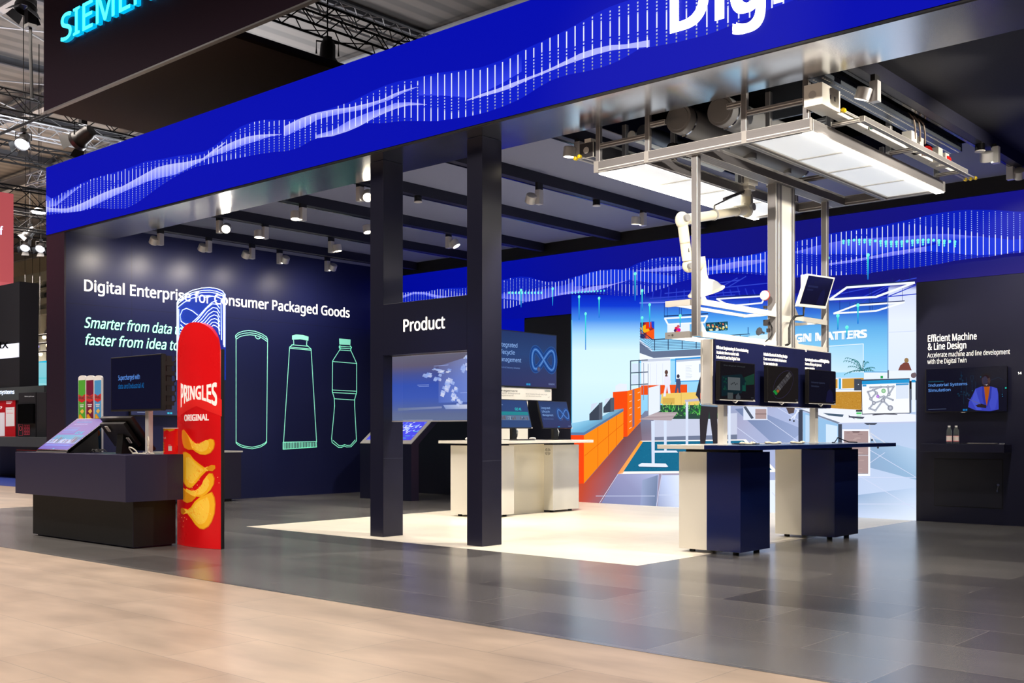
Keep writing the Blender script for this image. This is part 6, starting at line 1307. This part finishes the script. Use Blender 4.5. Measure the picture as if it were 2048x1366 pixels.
b = MB(); b.box(*bx_at(35,66,808,847,SY-.36,.05)); b.build('cabinet_screen', 'black_gloss', parent=st)
a = Art(on_y(SY-.3), base=.01)
for k in range(9): u, v = 49+(k%3)*4, 850+(k//3)*7; a.line([(u,v),(u+3,v),(u+3,v+5.5),(u,v+5.5)], .5, (190,60,80), closed=True)
a.line([(38,849),(46,849),(46,871),(38,871)], .5, (190,60,80), closed=True); a.line([(42+2.6*math.cos(k*PI/6),857+4*math.sin(k*PI/6)) for k in range(13)], .8, (200,80,90)); a.text('Maximum performance', 50, 794, 2.6, (210,214,220), width=19, dv=(0,-1)); a.build('cabinet_print', 'print_lit', parent=st)
b = MB(); b.box(*bx_at(-60,100,874,893,SY-.8,.78)); b.build('stand_counter', 'steel_dark', parent=st)
b = MB(); b.box((at_y(33,700,SY-.7).x,SY-.7,.003), (at_y(100,700,SY-.7).x,SY-.1,at_y(20,893,SY-.8).z)); b.build('counter_base', 'graphite_dark', parent=st); b = MB(); b.box(*bx_at(33,100,900,901.5,SY-.71,.009)); b.build('red_line', 'red', parent=st)
cs = thing('video_screen', 'pale cyan video screen in the gap beside the booth corner', 'screen', at_y(66,777,20))
b = MB(); b.box((at_y(40.5,750,20).x,20,at_y(66,777,20).z), (at_y(110,750,20).x,20.2,at_y(66,724,20).z)); b.build('screen_body', 'letter_halo', parent=cs)
b = MB(); b.box((at_y(44,750,20).x,20.02,.003), (at_y(100,750,20).x,20.18,at_y(66,777,20).z)); b.build('screen_plinth', 'graphite_dark', parent=cs)
a = Art(on_y(20), base=.01); a.poly([(42,725),(110,725),(110,776),(42,776)], [(140,200,210),(130,200,212),(110,196,208),(120,206,216)]); a.up(); a.text('DING', 41, 748, 6, (214,196,200), width=20, bold=.03, dv=(0,-1)); a.poly([(42,756),(110,755),(110,757),(42,758)], (90,190,200)); a.line([(68,757),(68,768)], .8, (80,180,190)); a.poly([(42,766),(110,768),(110,770),(42,768)], (160,216,220)); a.build('screen_picture', 'screen_bright', parent=cs)
# old steel structure of the hall behind
stl = thing('steel_portal', 'grey riveted steel portal of the old hall far behind', 'steel structure', at_y(66,760,30))
PY = 30; Q = lambda u, v: at_y(u, v, PY)
b = MB()
for u0, u1, v0, v1 in ((40,48,560,724),(68,76,556,724)): b.box((Q(u0,700).x,PY,Q(66,v1+200).z if v1 > 800 else 0.003), (Q(u1,700).x,PY+.5,Q(66,v0).z), 0)
b.build('portal_column', 'steel_pale', parent=stl)
b = MB()
for v0, v1 in ((548,566),(580,586),(600,612),(622,632)): b.box((Q(20,700).x,PY-.1,Q(66,v1).z), (Q(140,700).x,PY+.4,Q(66,v0).z))
b.prism([Q(40,590),Q(44,590),Q(62,614),Q(58,618)], (0,.3,0)); b.prism([Q(76,566),Q(92,540),Q(96,546),Q(80,572)], (0,.3,0)); b.prism([Q(46,625),Q(62,636),Q(60,642),Q(44,632)], (0,.3,0)); b.build('portal_beam', 'steel_pale', parent=stl)
for v, m_ in ((575,'galvanised'),(590,'galvanised'),(640,'pink_pipe'),(648,'pink_pipe'),(665,'galvanised')):
    b = MB(); b.cyl(Q(10,v)+Vector((0,.6,0)), Q(150,v)+Vector((0,.6,0)), .22 if m_ == 'galvanised' else .07, seg=16); b.build('service_pipe', m_, parent=stl, smooth=True)
zb_ = [at_y(66,v,26).z for v in (672,686,700)]
for z in zb_:
    b = MB(); b.cyl((at_y(30,700,26).x,26.0+.4*zb_.index(z),z), (at_y(150,700,26).x,26.0+.4*zb_.index(z),z), .05, seg=8)
    for u in (50,100): q = at_y(u,700,26).x; b.cyl((q,26.0+.4*zb_.index(z),z), (q,26.0+.4*zb_.index(z),13.48), .012, seg=6)
    o = b.build('lamp_bar', 'truss_black', smooth=True); tag(o, 'thin horizontal bar carrying tiny lamps above the cyan screen', 'bar', 'lamp bars above the cyan screen')
for k in range(7):
    q = Vector((at_y(44+7.4*k,700,26).x, 26.0+.4*((k*2)%3), zb_[(k*2)%3]-.15))
    b = MB(); b.ball(q, .11, sc=(1,1,.9), seg=10); o = b.build('small_lamp', ['lamp_blue' if k == 2 else 'lamp_warm'], smooth=True); tag(o, 'tiny blue lamp above the cyan screen' if k == 2 else 'tiny warm glowing lamp above the cyan screen', 'lamp', 'tiny lamps above the cyan screen')
